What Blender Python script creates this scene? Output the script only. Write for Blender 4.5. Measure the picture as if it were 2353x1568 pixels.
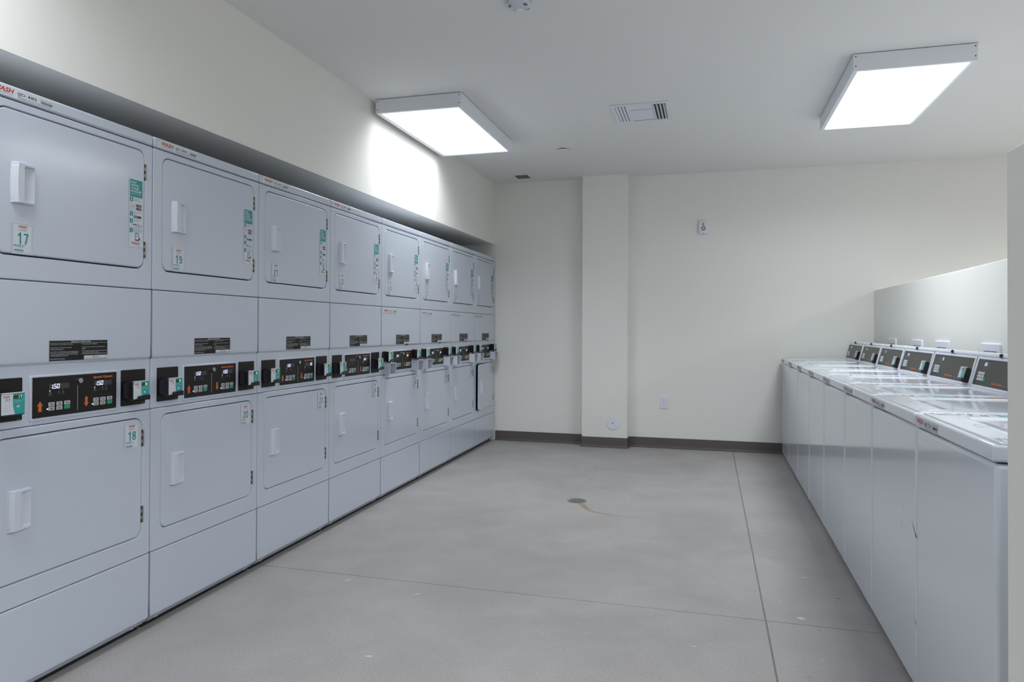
import bpy, bmesh, math, random
from mathutils import Matrix, Vector

for o in list(bpy.data.objects):
    bpy.data.objects.remove(o)
sc = bpy.context.scene
COL = sc.collection
random.seed(7)

# ------------------------------------------------------------------ camera
W_PX, H_PX = 2353.0, 1568.0
F_PX, YAW, PITCH, ROLL, CY, ZC = 1612.8614, 15.6885, 0.529, 0.2469, 740.7083, 1.1845
_y, _p, _r = map(math.radians, (YAW, PITCH, ROLL))
fw = Vector((-math.sin(_y) * math.cos(_p), math.cos(_y) * math.cos(_p), math.sin(_p)))
rt = Vector((math.cos(_y), math.sin(_y), 0))
up = rt.cross(fw)
R2 = math.cos(_r) * rt + math.sin(_r) * up
U2 = -math.sin(_r) * rt + math.cos(_r) * up
cam = bpy.data.cameras.new('camera')
cam.sensor_fit = 'HORIZONTAL'
cam.sensor_width = 36.0
cam.lens = F_PX / W_PX * 36.0
cam.shift_y = -(H_PX / 2 - CY) / W_PX
cam.clip_start = 0.05
co = bpy.data.objects.new('camera', cam)
COL.objects.link(co)
M = Matrix((R2, U2, -fw)).transposed().to_4x4()
M.translation = Vector((0, 0, ZC))
co.matrix_world = M
sc.camera = co

# ------------------------------------------------------------------ world, exposure
wd = bpy.data.worlds.new('world')
sc.world = wd
wd.use_nodes = True
wd.node_tree.nodes['Background'].inputs[0].default_value = (0.5, 0.53, 0.58, 1)
wd.node_tree.nodes['Background'].inputs[1].default_value = 0.1
sc.view_settings.view_transform = 'Standard'
sc.view_settings.look = 'None'
sc.view_settings.exposure = 0.33
sc.view_settings.gamma = 1.0
sc.view_settings.use_curve_mapping = False
LAMP = 1.5             # glow of the ceiling light diffusers
LAMP_W = 40.0          # watts of each lamp behind its diffuser
LAMP_COL = (0.91, 0.965, 1.0)

# ------------------------------------------------------------------ materials
MATS = {}


def mat(name, col, rough=0.5, metal=0.0, emit=None, estr=0.0, spec=0.5, coat=0.0, bump=0.0, bscale=200.0,
        var=0.0, vscale=4.0, alpha=1.0):
    m = bpy.data.materials.new(name)
    m.use_nodes = True
    nt = m.node_tree
    b = nt.nodes['Principled BSDF']
    b.inputs['Base Color'].default_value = (*col, 1)
    b.inputs['Roughness'].default_value = rough
    b.inputs['Metallic'].default_value = metal
    b.inputs['Specular IOR Level'].default_value = spec
    b.inputs['Coat Weight'].default_value = coat
    b.inputs['Coat Roughness'].default_value = 0.04 if rough < .2 else 0.13
    if emit:
        b.inputs['Emission Color'].default_value = (*emit, 1)
        b.inputs['Emission Strength'].default_value = estr
    tc = nt.nodes.new('ShaderNodeTexCoord')
    if var:
        n = nt.nodes.new('ShaderNodeTexNoise')
        n.inputs['Scale'].default_value = vscale
        n.inputs['Detail'].default_value = 4
        nt.links.new(tc.outputs['Object'], n.inputs['Vector'])
        mx = nt.nodes.new('ShaderNodeMix')
        mx.data_type = 'RGBA'
        mx.inputs[6].default_value = (*[c * (1 - var) for c in col], 1)
        mx.inputs[7].default_value = (*[min(1, c * (1 + var)) for c in col], 1)
        nt.links.new(n.outputs['Fac'], mx.inputs[0])
        nt.links.new(mx.outputs[2], b.inputs['Base Color'])
    if bump:
        n2 = nt.nodes.new('ShaderNodeTexNoise')
        n2.inputs['Scale'].default_value = bscale
        n2.inputs['Detail'].default_value = 2
        nt.links.new(tc.outputs['Object'], n2.inputs['Vector'])
        bp = nt.nodes.new('ShaderNodeBump')
        bp.inputs['Strength'].default_value = bump
        bp.inputs['Distance'].default_value = 0.001
        nt.links.new(n2.outputs['Fac'], bp.inputs['Height'])
        nt.links.new(bp.outputs['Normal'], b.inputs['Normal'])
    MATS[name] = m
    return m


mat('wall', (0.85, 0.84, 0.80), 0.75, var=0.012, vscale=1.5, bump=0.15, bscale=160, spec=0.25)
mat('ceiling', (0.83, 0.83, 0.82), 0.85, var=0.01, vscale=1.2, bump=0.1, bscale=120, spec=0.2)
mat('enamel', (0.545, 0.59, 0.685), 0.26, bump=0.06, bscale=420, var=0.008, vscale=3, coat=0.55)
mat('enamel_gloss', (0.72, 0.76, 0.84), 0.10, var=0.006, vscale=3, coat=0.3)
mat('plastic_white', (0.62, 0.655, 0.74), 0.35, var=0.01)
mat('panel_black', (0.010, 0.0085, 0.0075), 0.45, var=0.1, spec=0.3)
mat('panel_black_gloss', (0.045, 0.042, 0.038), 0.38, var=0.1)
mat('black_plastic', (0.008, 0.008, 0.010), 0.25, var=0.1)
mat('dark_void', (0.012, 0.011, 0.010), 0.8, var=0.1)
mat('groove', (0.045, 0.045, 0.048), 0.7, var=0.05)
mat('chrome', (0.85, 0.85, 0.86), 0.25, metal=1.0, var=0.02)
mat('zinc', (0.42, 0.43, 0.44), 0.4, metal=0.9, var=0.1, vscale=60)
mat('hinge_steel', (0.42, 0.40, 0.37), 0.4, metal=0.7, var=0.1, vscale=60)
mat('hinge_dark', (0.05, 0.045, 0.04), 0.6, var=0.1)
mat('teal', (0.012, 0.27, 0.28), 0.4, var=0.02)
mat('teal_light', (0.02, 0.36, 0.36), 0.35, var=0.02)
mat('print_red', (0.50, 0.06, 0.035), 0.45, var=0.03)
mat('print_orange', (0.62, 0.13, 0.02), 0.5, var=0.03)
mat('print_black', (0.04, 0.035, 0.035), 0.5, var=0.05)
mat('print_grey', (0.22, 0.23, 0.25), 0.5, var=0.05)
mat('print_pale', (0.62, 0.64, 0.67), 0.5, var=0.02)
mat('print_teal', (0.02, 0.26, 0.27), 0.5, var=0.02)
mat('print_teal_faint', (0.16, 0.33, 0.36), 0.5, var=0.02)
mat('sticker', (0.63, 0.66, 0.715), 0.4, var=0.01)
mat('button', (0.46, 0.47, 0.49), 0.45, var=0.02)
mat('button_green', (0.01, 0.30, 0.16), 0.45, var=0.03)
mat('display_dark', (0.05, 0.043, 0.042), 0.3, var=0.05)
mat('led_white', (0.6, 0.65, 0.9), 0.4, emit=(0.62, 0.70, 1.0), estr=1.2)
mat('led_dim', (0.09, 0.09, 0.14), 0.4, emit=(0.2, 0.25, 0.6), estr=0.03)
mat('led_green', (0.5, 0.8, 0.05), 0.4, emit=(0.62, 0.95, 0.02), estr=1.1)
mat('led_blue', (0.0, 0.2, 0.7), 0.4, emit=(0.02, 0.2, 0.9), estr=0.6)
mat('lamp_frame', (0.82, 0.845, 0.90), 0.45, var=0.01)
mat('diffuser', (0.9, 0.9, 0.9), 0.5, emit=LAMP_COL, estr=LAMP)
mat('vent_white', (0.80, 0.82, 0.88), 0.5, var=0.01)
mat('rubber_base', (0.112, 0.099, 0.092), 0.38, var=0.08, vscale=3)
mat('bronze', (0.13, 0.12, 0.105), 0.55, var=0.1, vscale=20)
mat('sensor_blue', (0.25, 0.38, 0.47), 0.4, var=0.05)
mat('plate_white', (0.80, 0.815, 0.89), 0.4, var=0.01)
mat('drain_metal', (0.33, 0.33, 0.32), 0.5, metal=0.5, var=0.15, vscale=60)
mat('paint_spot', (0.55, 0.55, 0.57), 0.5, var=0.1, vscale=50)
mat('crack', (0.17, 0.16, 0.16), 0.8, var=0.1)
mat('joint', (0.235, 0.222, 0.212), 0.8, var=0.2, vscale=30)
mat('scuff', (0.07, 0.07, 0.075), 0.6, var=0.1)


def concrete():
    m = bpy.data.materials.new('concrete')
    m.use_nodes = True
    nt = m.node_tree
    N, L = nt.nodes, nt.links
    b = N['Principled BSDF']
    tc = N.new('ShaderNodeTexCoord')

    def noise(scale, detail, dist=0.0):
        n = N.new('ShaderNodeTexNoise')
        n.inputs['Scale'].default_value = scale
        n.inputs['Detail'].default_value = detail
        n.inputs['Distortion'].default_value = dist
        L.new(tc.outputs['Object'], n.inputs['Vector'])
        return n.outputs['Fac']

    def ramp(src, p0, p1, c0, c1):
        r = N.new('ShaderNodeValToRGB')
        r.color_ramp.elements[0].position = p0
        r.color_ramp.elements[1].position = p1
        r.color_ramp.elements[0].color = (*c0, 1)
        r.color_ramp.elements[1].color = (*c1, 1)
        L.new(src, r.inputs[0])
        return r.outputs[0]

    def mixc(kind, fac, a, c):
        x = N.new('ShaderNodeMix')
        x.data_type = 'RGBA'
        x.blend_type = kind
        x.inputs[0].default_value = fac
        L.new(a, x.inputs[6])
        L.new(c, x.inputs[7])
        return x.outputs[2]
    base = ramp(noise(1.3, 6, 0.6), 0.3, 0.7, (0.355, 0.340, 0.337), (0.42, 0.404, 0.407))
    warm = ramp(noise(3.1, 5, 1.2), 0.35, 0.75, (0.93, 0.92, 0.90), (1.03, 1.03, 1.04))
    fine = ramp(noise(140, 3), 0.3, 0.7, (0.86, 0.86, 0.86), (1.12, 1.12, 1.12))
    c = mixc('MULTIPLY', 1.0, base, warm)
    c = mixc('MULTIPLY', 1.0, c, fine)
    v = N.new('ShaderNodeTexVoronoi')
    v.inputs['Scale'].default_value = 3.4
    L.new(tc.outputs['Object'], v.inputs['Vector'])
    sp = ramp(v.outputs['Distance'], 0.006, 0.016, (0.30, 0.30, 0.31), (0, 0, 0))
    c = mixc('ADD', 1.0, c, sp)
    v2 = N.new('ShaderNodeTexVoronoi')
    v2.inputs['Scale'].default_value = 2.3
    mp = N.new('ShaderNodeMapping')
    mp.inputs['Location'].default_value = (3.3, 1.7, 0)
    L.new(tc.outputs['Object'], mp.inputs['Vector'])
    L.new(mp.outputs[0], v2.inputs['Vector'])
    sd = ramp(v2.outputs['Distance'], 0.005, 0.012, (0.4, 0.38, 0.36), (1, 1, 1))
    c = mixc('MULTIPLY', 1.0, c, sd)
    L.new(c, b.inputs['Base Color'])
    rr = ramp(noise(2.2, 4, 0.5), 0.3, 0.7, (0.42, 0.42, 0.42), (0.6, 0.6, 0.6))
    L.new(rr, b.inputs['Roughness'])
    b.inputs['Specular IOR Level'].default_value = 0.35
    bp = N.new('ShaderNodeBump')
    bp.inputs['Strength'].default_value = 0.25
    bp.inputs['Distance'].default_value = 0.001
    L.new(noise(220, 3), bp.inputs['Height'])
    L.new(bp.outputs['Normal'], b.inputs['Normal'])
    MATS['concrete'] = m


concrete()


def fade_mat(name, col, rough=0.6):
    """thin film on the floor; the 'fade' attribute sets how much of it covers"""
    m = bpy.data.materials.new(name)
    m.use_nodes = True
    nt = m.node_tree
    N, L = nt.nodes, nt.links
    b = N['Principled BSDF']
    b.inputs['Base Color'].default_value = (*col, 1)
    b.inputs['Roughness'].default_value = rough
    at = N.new('ShaderNodeAttribute')
    at.attribute_name = 'fade'
    tc = N.new('ShaderNodeTexCoord')
    n = N.new('ShaderNodeTexNoise')
    n.inputs['Scale'].default_value = 60
    L.new(tc.outputs['Object'], n.inputs['Vector'])
    r = N.new('ShaderNodeMapRange')
    r.inputs['To Min'].default_value = 0.55
    r.inputs['To Max'].default_value = 1.3
    L.new(n.outputs['Fac'], r.inputs['Value'])
    mu = N.new('ShaderNodeMath')
    mu.operation = 'MULTIPLY'
    L.new(at.outputs['Fac'], mu.inputs[0])
    L.new(r.outputs[0], mu.inputs[1])
    L.new(mu.outputs[0], b.inputs['Alpha'])
    MATS[name] = m


fade_mat('rust_stain', (0.47, 0.30, 0.15))
fade_mat('paint_smear', (0.66, 0.66, 0.68))

# ------------------------------------------------------------------ text outlines
_tc = {}


def text_geo(body, shear=0.0, bold=0.0, align='LEFT'):
    k = (body, shear, bold, align)
    if k in _tc:
        return _tc[k]
    cu = bpy.data.curves.new('t', 'FONT')
    cu.body = body
    cu.size = 1.0
    cu.shear = shear
    cu.offset = bold
    cu.align_x = align
    cu.resolution_u = 2
    cu.fill_mode = 'FRONT'
    ob = bpy.data.objects.new('t', cu)
    COL.objects.link(ob)
    bpy.context.view_layer.update()
    ev = ob.evaluated_get(bpy.context.evaluated_depsgraph_get())
    me = ev.to_mesh()
    vs = [(v.co.x, v.co.y) for v in me.vertices]
    fs = [tuple(p.vertices) for p in me.polygons]
    ev.to_mesh_clear()
    bpy.data.objects.remove(ob)
    bpy.data.curves.remove(cu)
    if not vs:
        vs, fs = [(0, 0), (1, 0), (1, 1)], [(0, 1, 2)]
    x0 = min(v[0] for v in vs)
    x1 = max(v[0] for v in vs)
    z0 = min(v[1] for v in vs)
    z1 = max(v[1] for v in vs)
    r = ([((v[0] - x0) / (x1 - x0 + 1e-9), (v[1] - z0) / (z1 - z0 + 1e-9)) for v in vs], fs)
    _tc[k] = r
    return r


# ------------------------------------------------------------------ condensed numerals (stroke paths in a 0.5 x 1 box)


def _arc(cx, cy, rx, ry, a0, a1, n=8):
    return [(cx + rx * math.cos(math.radians(a0 + (a1 - a0) * i / n)), cy + ry * math.sin(math.radians(a0 + (a1 - a0) * i / n))) for i in range(n + 1)]


NUMERAL = {
    '0': [_arc(.25, .75, .18, .18, 0, 180) + _arc(.25, .25, .18, .18, 180, 360) + [(.43, .75)]],
    '1': [[(.06, .78), (.18, .82), (.28, .93)], [(.30, 1.0), (.30, 0.0)]],
    '2': [_arc(.25, .74, .18, .19, 170, -35, 10) + [(.09, .14), (.07, .07)], [(.07, .07), (.45, .07)]],
    '3': [_arc(.24, .74, .18, .19, 165, -80, 10), _arc(.24, .27, .19, .20, 80, -165, 10)],
    '4': [[(.34, .0), (.34, .98)], [(.34, .95), (.06, .30)], [(.03, .26), (.48, .26)]],
    '5': [[(.43, .93), (.10, .93)], [(.11, .95), (.09, .52)], _arc(.24, .34, .18, .27, 130, -160, 12)],
    '6': [_arc(.25, .75, .18, .18, 20, 180) + [(.07, .30)], _arc(.25, .29, .18, .23, 0, 360, 14)],
    '7': [[(.05, .93), (.46, .93)], [(.44, .92), (.34, .62), (.22, 0.0)]],
    '8': [_arc(.25, .75, .17, .19, 0, 360, 14), _arc(.25, .27, .19, .21, 0, 360, 14)],
    '9': [_arc(.25, .25, .18, .18, -160, 0) + [(.43, .70)], _arc(.25, .71, .18, .23, 0, 360, 14)],
}

# ------------------------------------------------------------------ mesh builder
class MB:
    """Collects geometry; local frame of a machine: x to the right, y into it, z up, front at y = 0."""

    def __init__(self):
        self.v, self.f, self.m, self.s, self.mats = [], [], [], [], []

    def mi(self, name):
        if name not in self.mats:
            self.mats.append(name)
        return self.mats.index(name)

    def add(self, vs, fs, m, smooth=False):
        n = len(self.v)
        i = self.mi(m)
        self.v += [tuple(q) for q in vs]
        for f in fs:
            self.f.append(tuple(n + k for k in f))
            self.m.append(i)
            self.s.append(smooth)
        return self

    def box(self, x0, x1, y0, y1, z0, z1, m):
        vs = [(x, y, z) for x in (x0, x1) for y in (y0, y1) for z in (z0, z1)]
        fs = [(0, 1, 3, 2), (4, 6, 7, 5), (0, 4, 5, 1), (2, 3, 7, 6), (0, 2, 6, 4), (1, 5, 7, 3)]
        return self.add(vs, fs, m)

    def bbox(self, x0, x1, y0, y1, z0, z1, m, b=0.004, seg=2):
        bm = bmesh.new()
        bmesh.ops.create_cube(bm, size=1.0)
        for v in bm.verts:
            v.co = Vector((x0 + (v.co.x + .5) * (x1 - x0), y0 + (v.co.y + .5) * (y1 - y0), z0 + (v.co.z + .5) * (z1 - z0)))
        bmesh.ops.bevel(bm, geom=bm.edges[:], offset=b, segments=seg, profile=0.5, affect='EDGES')
        bm.normal_update()
        n0 = len(self.f)
        ax = [max(abs(c) for c in f.normal) > 0.9999 for f in bm.faces]
        self.bm(bm, m, True)
        for i, a in enumerate(ax):
            if a:
                self.s[n0 + i] = False
        return self

    def bm(self, bm, m, smooth=False):
        bm.verts.index_update()
        self.add([v.co[:] for v in bm.verts], [[v.index for v in f.verts] for f in bm.faces], m, smooth)
        bm.free()
        return self

    def rect(self, x0, x1, z0, z1, y, m):
        return self.add([(x0, y, z0), (x1, y, z0), (x1, y, z1), (x0, y, z1)], [(0, 1, 2, 3)], m)

    def poly(self, pts, y, m):
        return self.add([(p[0], y, p[1]) for p in pts], [tuple(range(len(pts)))], m)

    def plate(self, x0, x1, z0, z1, y0, y1, m, r=0.003, b=0.0, n=4):
        """rounded-rectangle plate, front at y0, back at y1"""
        lo = rrect(x0, x1, z0, z1, r, n)
        k = len(lo)
        vs = [(p[0], y1, p[1]) for p in lo]
        fs = []
        if b:
            vs += [(p[0], y0 + b, p[1]) for p in lo]
            mid = rrect(x0 + b * .3, x1 - b * .3, z0 + b * .3, z1 - b * .3, max(r - b * .3, 1e-4), n)
            vs += [(p[0], y0 + b * .3, p[1]) for p in mid]
            li = rrect(x0 + b, x1 - b, z0 + b, z1 - b, max(r - b, 1e-4), n)
            vs += [(p[0], y0, p[1]) for p in li]
            rings = 4
        else:
            vs += [(p[0], y0, p[1]) for p in lo]
            rings = 2
        for a in range(rings - 1):
            for i in range(k):
                j = (i + 1) % k
                fs.append((a * k + i, a * k + j, (a + 1) * k + j, (a + 1) * k + i))
        sm = len(fs)
        self.add(vs, fs, m, bool(b))
        self.add(vs[-k:], [tuple(range(k))], m)
        return self

    def text(self, body, x, z, w, h, y, m, shear=0.0, bold=0.0, align='LEFT'):
        vs, fs = text_geo(body, shear, bold, align)
        return self.add([(x + v[0] * w, y, z + v[1] * h) for v in vs], fs, m)

    def numerals(self, s, x, z, w, h, y, m, t=0.135):
        """condensed bold digits filling a w x h box"""
        dw = w / len(s)
        for k, ch in enumerate(s):
            for path in NUMERAL[ch]:
                P = [Vector((x + k * dw + p[0] / .5 * dw * .88, 0, z + (t / 2 + p[1] * (1 - t)) * h if 0 < p[1] < 1 else z + p[1] * h)) for p in path]
                hw = t * h / 2
                n = len(P)
                L = []
                for i in range(n):
                    d = (P[min(i + 1, n - 1)] - P[max(i - 1, 0)])
                    d = d.normalized() if d.length > 1e-9 else Vector((1, 0, 0))
                    q = Vector((-d.z, 0, d.x)) * hw
                    L += [P[i] + q, P[i] - q]
                self.add([(p.x, y, p.z) for p in L], [(2 * i, 2 * i + 2, 2 * i + 3, 2 * i + 1) for i in range(n - 1)], m)
        return self

    def cyl(self, cx, cz, r, y0, y1, m, n=20, r2=None):
        r2 = r if r2 is None else r2
        a = [(cx + r * math.cos(t * 2 * math.pi / n), y1, cz + r * math.sin(t * 2 * math.pi / n)) for t in range(n)]
        c = [(cx + r2 * math.cos(t * 2 * math.pi / n), y0, cz + r2 * math.sin(t * 2 * math.pi / n)) for t in range(n)]
        self.add(a + c, [(i, (i + 1) % n, n + (i + 1) % n, n + i) for i in range(n)], m, True)
        self.add(c, [tuple(range(n))], m)
        return self

    def ring(self, cx, cz, ro, ri, y, m, n=24, sx=1.0):
        vs, fs = [], []
        for t in range(n):
            a = t * 2 * math.pi / n
            vs += [(cx + sx * ro * math.cos(a), y, cz + ro * math.sin(a)), (cx + sx * ri * math.cos(a), y, cz + ri * math.sin(a))]
        for t in range(n):
            u = (t + 1) % n
            fs.append((2 * t, 2 * u, 2 * u + 1, 2 * t + 1))
        return self.add(vs, fs, m)

    def frame(self, x0, x1, z0, z1, r, w, y, m, n=4):
        """outline of a rounded rectangle, line width w"""
        a = rrect(x0, x1, z0, z1, r, n)
        b = rrect(x0 + w, x1 - w, z0 + w, z1 - w, max(r - w, 1e-4), n)
        k = len(a)
        self.add([(p[0], y, p[1]) for p in a] + [(p[0], y, p[1]) for p in b],
                 [(i, (i + 1) % k, k + (i + 1) % k, k + i) for i in range(k)], m)
        return self

    def arc(self, x0, x1, z0, rise, w, y, m, n=10):
        vs, fs = [], []
        for i in range(n + 1):
            t = i / n
            x = x0 + (x1 - x0) * t
            z = z0 + rise * 4 * t * (1 - t)
            ww = w * (0.3 + 2.4 * t * (1 - t))
            vs += [(x, y, z - ww / 2), (x, y, z + ww / 2)]
        for i in range(n):
            fs.append((2 * i, 2 * i + 2, 2 * i + 3, 2 * i + 1))
        return self.add(vs, fs, m)

    def dashes(self, x0, x1, z, h, y, m, seed=0, word=0.010):
        """a line of print too small to read: word-sized marks"""
        r = random.Random(seed)
        x = x0
        while x < x1 - word * .3:
            w = min(word * r.uniform(.4, 1.3), x1 - x)
            self.rect(x, x + w, z, z + h, y, m)
            x += w + word * .22
        return self

    def mesh(self, name, M=None):
        me = bpy.data.meshes.new(name)
        vs = self.v if M is None else [tuple(M @ Vector(q)) for q in self.v]
        me.from_pydata(vs, [], self.f)
        for n in self.mats:
            me.materials.append(MATS[n])
        me.polygons.foreach_set('material_index', self.m)
        me.polygons.foreach_set('use_smooth', self.s)
        bm = bmesh.new()
        bm.from_mesh(me)
        bmesh.ops.remove_doubles(bm, verts=bm.verts[:], dist=1e-6)
        bmesh.ops.recalc_face_normals(bm, faces=bm.faces[:]) if not getattr(self, 'flat', False) else None
        bm.to_mesh(me)
        bm.free()
        me.update()
        return me


def rrect(x0, x1, z0, z1, r, n=4):
    r = min(r, (x1 - x0) / 2 - 1e-5, (z1 - z0) / 2 - 1e-5)
    pts = []
    for cx, cz, a0 in ((x1 - r, z0 + r, -90), (x1 - r, z1 - r, 0), (x0 + r, z1 - r, 90), (x0 + r, z0 + r, 180)):
        for i in range(n + 1):
            a = math.radians(a0 + 90 * i / n)
            pts.append((cx + r * math.cos(a), cz + r * math.sin(a)))
    return pts


def flat():
    b = MB()
    b.flat = True
    return b


def obj(name, me, parent=None, loc=None, rotz=None):
    if isinstance(me, MB):
        me = me.mesh(name)
    o = bpy.data.objects.new(name, me)
    COL.objects.link(o)
    if parent is not None:
        o.parent = parent
    if loc is not None:
        o.location = loc
    if rotz is not None:
        o.rotation_euler = (0, 0, rotz)
    return o


def thing(name, label, cat, loc=(0, 0, 0), rotz=0.0, group=None):
    o = obj(name, None, None, loc, rotz)
    o.empty_display_size = 0.05
    return tag(o, label, cat, group)


def tag(o, label, cat, group=None):
    o['label'] = label
    o['category'] = cat
    if group:
        o['group'] = group
    return o


def struct(name, mb, parent=None, loc=None, rotz=None, label=None):
    o = obj(name, mb, parent, loc, rotz)
    if parent is None:
        o['kind'] = 'structure'
        if label:
            o['label'] = label
    return o


MC = {}


def cached(key, fn, M=None):
    if key not in MC:
        MC[key] = fn().mesh(key, M)
    return MC[key]


# ------------------------------------------------------------------ the room
YB, ZCEIL = 7.1586, 2.7298
XL, XR, YF = -3.0, 5.3, -1.3
XS, ZS = -2.209, 2.084          # soffit face and underside
CX0, CX1, CYF = -1.2354, -0.783, 7.0244
JX, JY = 0.2235, 3.042          # saw-cut joints in the floor


def bx(x0, x1, y0, y1, z0, z1, m):
    return MB().box(x0, x1, y0, y1, z0, z1, m)


fl = struct('floor', bx(XL - .1, XR + .1, YF - .1, YB + .1, -0.12, -0.0035, 'joint'), label='grey concrete floor with saw-cut joints')
g = 0.0026
xs = [XL, JX, 3.4, XR]
ys = [YF, -0.2, JY, YB]
for i in range(3):
    for j in range(3):
        b = MB()
        b.bbox(xs[i] + (g if i else 0), xs[i + 1] - (g if i < 2 else 0), ys[j] + (g if j else 0), ys[j + 1] - (g if j < 2 else 0),
               -0.03, 0.0, 'concrete', 0.0015, 1)
        obj('concrete_slab', b, fl)
struct('wall_back', bx(XL, XR, YB, YB + .12, 0, ZCEIL, 'wall'))
struct('wall_left', bx(XL - .12, XL, YF, YB + .12, 0, ZCEIL, 'wall'))
struct('wall_right', bx(XR, XR + .12, YF, YB + .12, 0, ZCEIL, 'wall'))
struct('wall_front', bx(XL, XR, YF - .12, YF, 0, ZCEIL, 'wall'))
struct('ceiling', bx(XL - .12, XR + .12, YF - .12, YB + .12, ZCEIL, ZCEIL + .1, 'ceiling'))
struct('wall_soffit', bx(XL, XS, YF, YB, ZS, ZCEIL, 'wall'), label='dropped cream soffit above the dryers')
struct('wall_column', bx(CX0, CX1, CYF, YB, 0, ZCEIL, 'wall'), label='boxed-out column on the back wall')

# washer row frame: far end A2 at the back wall, x runs towards the camera, y into the half wall
WA, WB = Vector((0.643, 1.885, 0)), Vector((0.664, 7.13, 0))
wt = (WB - WA).normalized()
wdv = Vector((wt.y, -wt.x, 0))
WROT = math.atan2(-wt.y, -wt.x)


def wp(s, d, z=0.0):
    return WA + wt * s + wdv * d + Vector((0, 0, z))


HD = 0.8036
_o = wp(5.277, HD)
b = MB()
b.bbox(-.02, 3.74, 0, .12, -.001, 1.5498, 'wall', 0.003, 2)
struct('wall_half', b, None, _o, WROT, label='half-height cream wall behind the washers')
b = MB()
b.bbox(0.585, 1.452, 1.53, 1.652, -.001, 1.55, 'wall', 0.003, 2)
struct('wall_end', b, label='end of the half-height wall at the right edge')


def baseboard(name, p0, p1):
    """cove base from p0 to p1 along a wall; the room lies to the left of the direction p0 -> p1"""
    p0, p1 = Vector((*p0, 0)), Vector((*p1, 0))
    d = (p1 - p0).normalized()
    n = Vector((-d.y, d.x, 0))
    prof = [(0, .1), (.0028, .102), (.0035, .098), (.0035, .022), (.006, .012), (.012, .006), (.018, .0035), (.018, .0005), (0, .0005)]
    vs = [p0 + n * a + Vector((0, 0, z)) for a, z in prof] + [p1 + n * a + Vector((0, 0, z)) for a, z in prof]
    k = len(prof)
    b = MB()
    b.add([v[:] for v in vs], [(i, (i + 1) % k, k + (i + 1) % k, k + i) for i in range(k)] + [tuple(range(k)), tuple(range(k, 2 * k))], 'rubber_base')
    return struct(name, b)


baseboard('baseboard_back_left', (CX0 - .004, YB), (-2.19, YB))
baseboard('baseboard_back_right', (1.46, YB), (CX1 + .004, YB))
baseboard('baseboard_column', (CX1 + .004, CYF), (CX0 - .004, CYF))
baseboard('baseboard_column_right', (CX1, YB - .004), (CX1, CYF - .003))
baseboard('baseboard_column_left', (CX0, CYF - .003), (CX0, YB - .004))
baseboard('baseboard_right', (XR, YF + .02), (XR, YB - .02))
baseboard('baseboard_front', (XL + .02, YF), (XR - .02, YF))
baseboard('baseboard_left', (XL, 0.7), (XL, YF + .02))
baseboard('baseboard_end', (0.585, 1.65), (0.585, 1.532))

# ------------------------------------------------------------------ ceiling lights
LWD, LLN, LTH = 0.61, 1.233, 0.0885


def light_parts():
    hw, t = LWD, 0.022
    h = MB()
    z0 = -LTH
    # side walls of the housing, with a flanged lower rim
    for (x0, x1, y0, y1) in ((0, hw, 0, .012), (0, hw, LLN - .012, LLN), (0, .012, .012, LLN - .012), (hw - .012, hw, .012, LLN - .012)):
        h.box(x0, x1, y0, y1, z0, 0, 'lamp_frame')
    h.box(.012, hw - .012, .012, LLN - .012, -0.006, -0.001, 'lamp_frame')
    rim = MB()
    for (x0, x1, y0, y1) in ((.001, hw - .001, .001, t), (.001, hw - .001, LLN - t, LLN - .001), (.001, t, t, LLN - t), (hw - t, hw - .001, t, LLN - t)):
        rim.box(x0, x1, y0, y1, z0 - .003, z0 + .001, 'lamp_frame')
    for (x0, x1, y0, y1) in ((t, t + .005, t, LLN - t), (hw - t - .005, hw - t, t, LLN - t), (t, hw - t, t, t + .005), (t, hw - t, LLN - t - .005, LLN - t)):
        rim.box(x0, x1, y0, y1, z0 + .0005, z0 + .006, 'lamp_frame')
    df = MB()
    df.box(t, hw - t, t, LLN - t, z0 + .004, z0 + .008, 'diffuser')
    sc_ = MB()
    sc_.cyl(0, 0, .0035, -.0015, 0, 'groove', 10)
    return h, rim, df, sc_


_lp = [m.mesh(n) for m, n in zip(light_parts(), ('housing', 'rim', 'diffuser', 'screw'))]


def ceiling_light(x, y, label, k=1.0, spread=152):
    t = thing('ceiling_light', label, 'light', (x, y, ZCEIL - .004), 0, 'ceiling light fixtures')
    obj('housing', _lp[0], t)
    obj('rim', _lp[1], t)
    obj('diffuser', _lp[2], t)
    for sx in (.012, LWD - .012):
        for sz in (-.014, -.068):
            obj('screw', _lp[3], t, (sx, 0, sz))
    li = bpy.data.lights.new('lamp', 'AREA')
    li.shape = 'RECTANGLE'
    li.size, li.size_y = LWD - .06, LLN - .06
    li.energy = LAMP_W * k
    li.color = LAMP_COL
    li.spread = math.radians(spread)
    lo = obj('lamp', li, t, (LWD / 2, LLN / 2, -LTH + .0035))


ceiling_light(-2.1708, 4.3005, 'white boxed ceiling light close to the soffit above the dryers', 0.27, 135)
ceiling_light(0.7738, 4.2766, 'white boxed ceiling light above the washers', 0.56, 165)
LY2 = 0.2
ceiling_light(-2.1708, LY2 + .15, 'white boxed ceiling light overhead beside the nearest dryer', 0.33, 160)
ceiling_light(0.7738, LY2, 'white boxed ceiling light overhead near the end wall', 0.9)
ceiling_light(3.73, 4.2766, 'white boxed ceiling light beyond the half wall, at the back', 1.55)
ceiling_light(3.73, LY2, 'white boxed ceiling light beyond the half wall, at the front', 1.2)

# ------------------------------------------------------------------ stickers and tags (flat print)
Y1, Y2, Y3 = -0.0006, -0.0009, -0.0012


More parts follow.
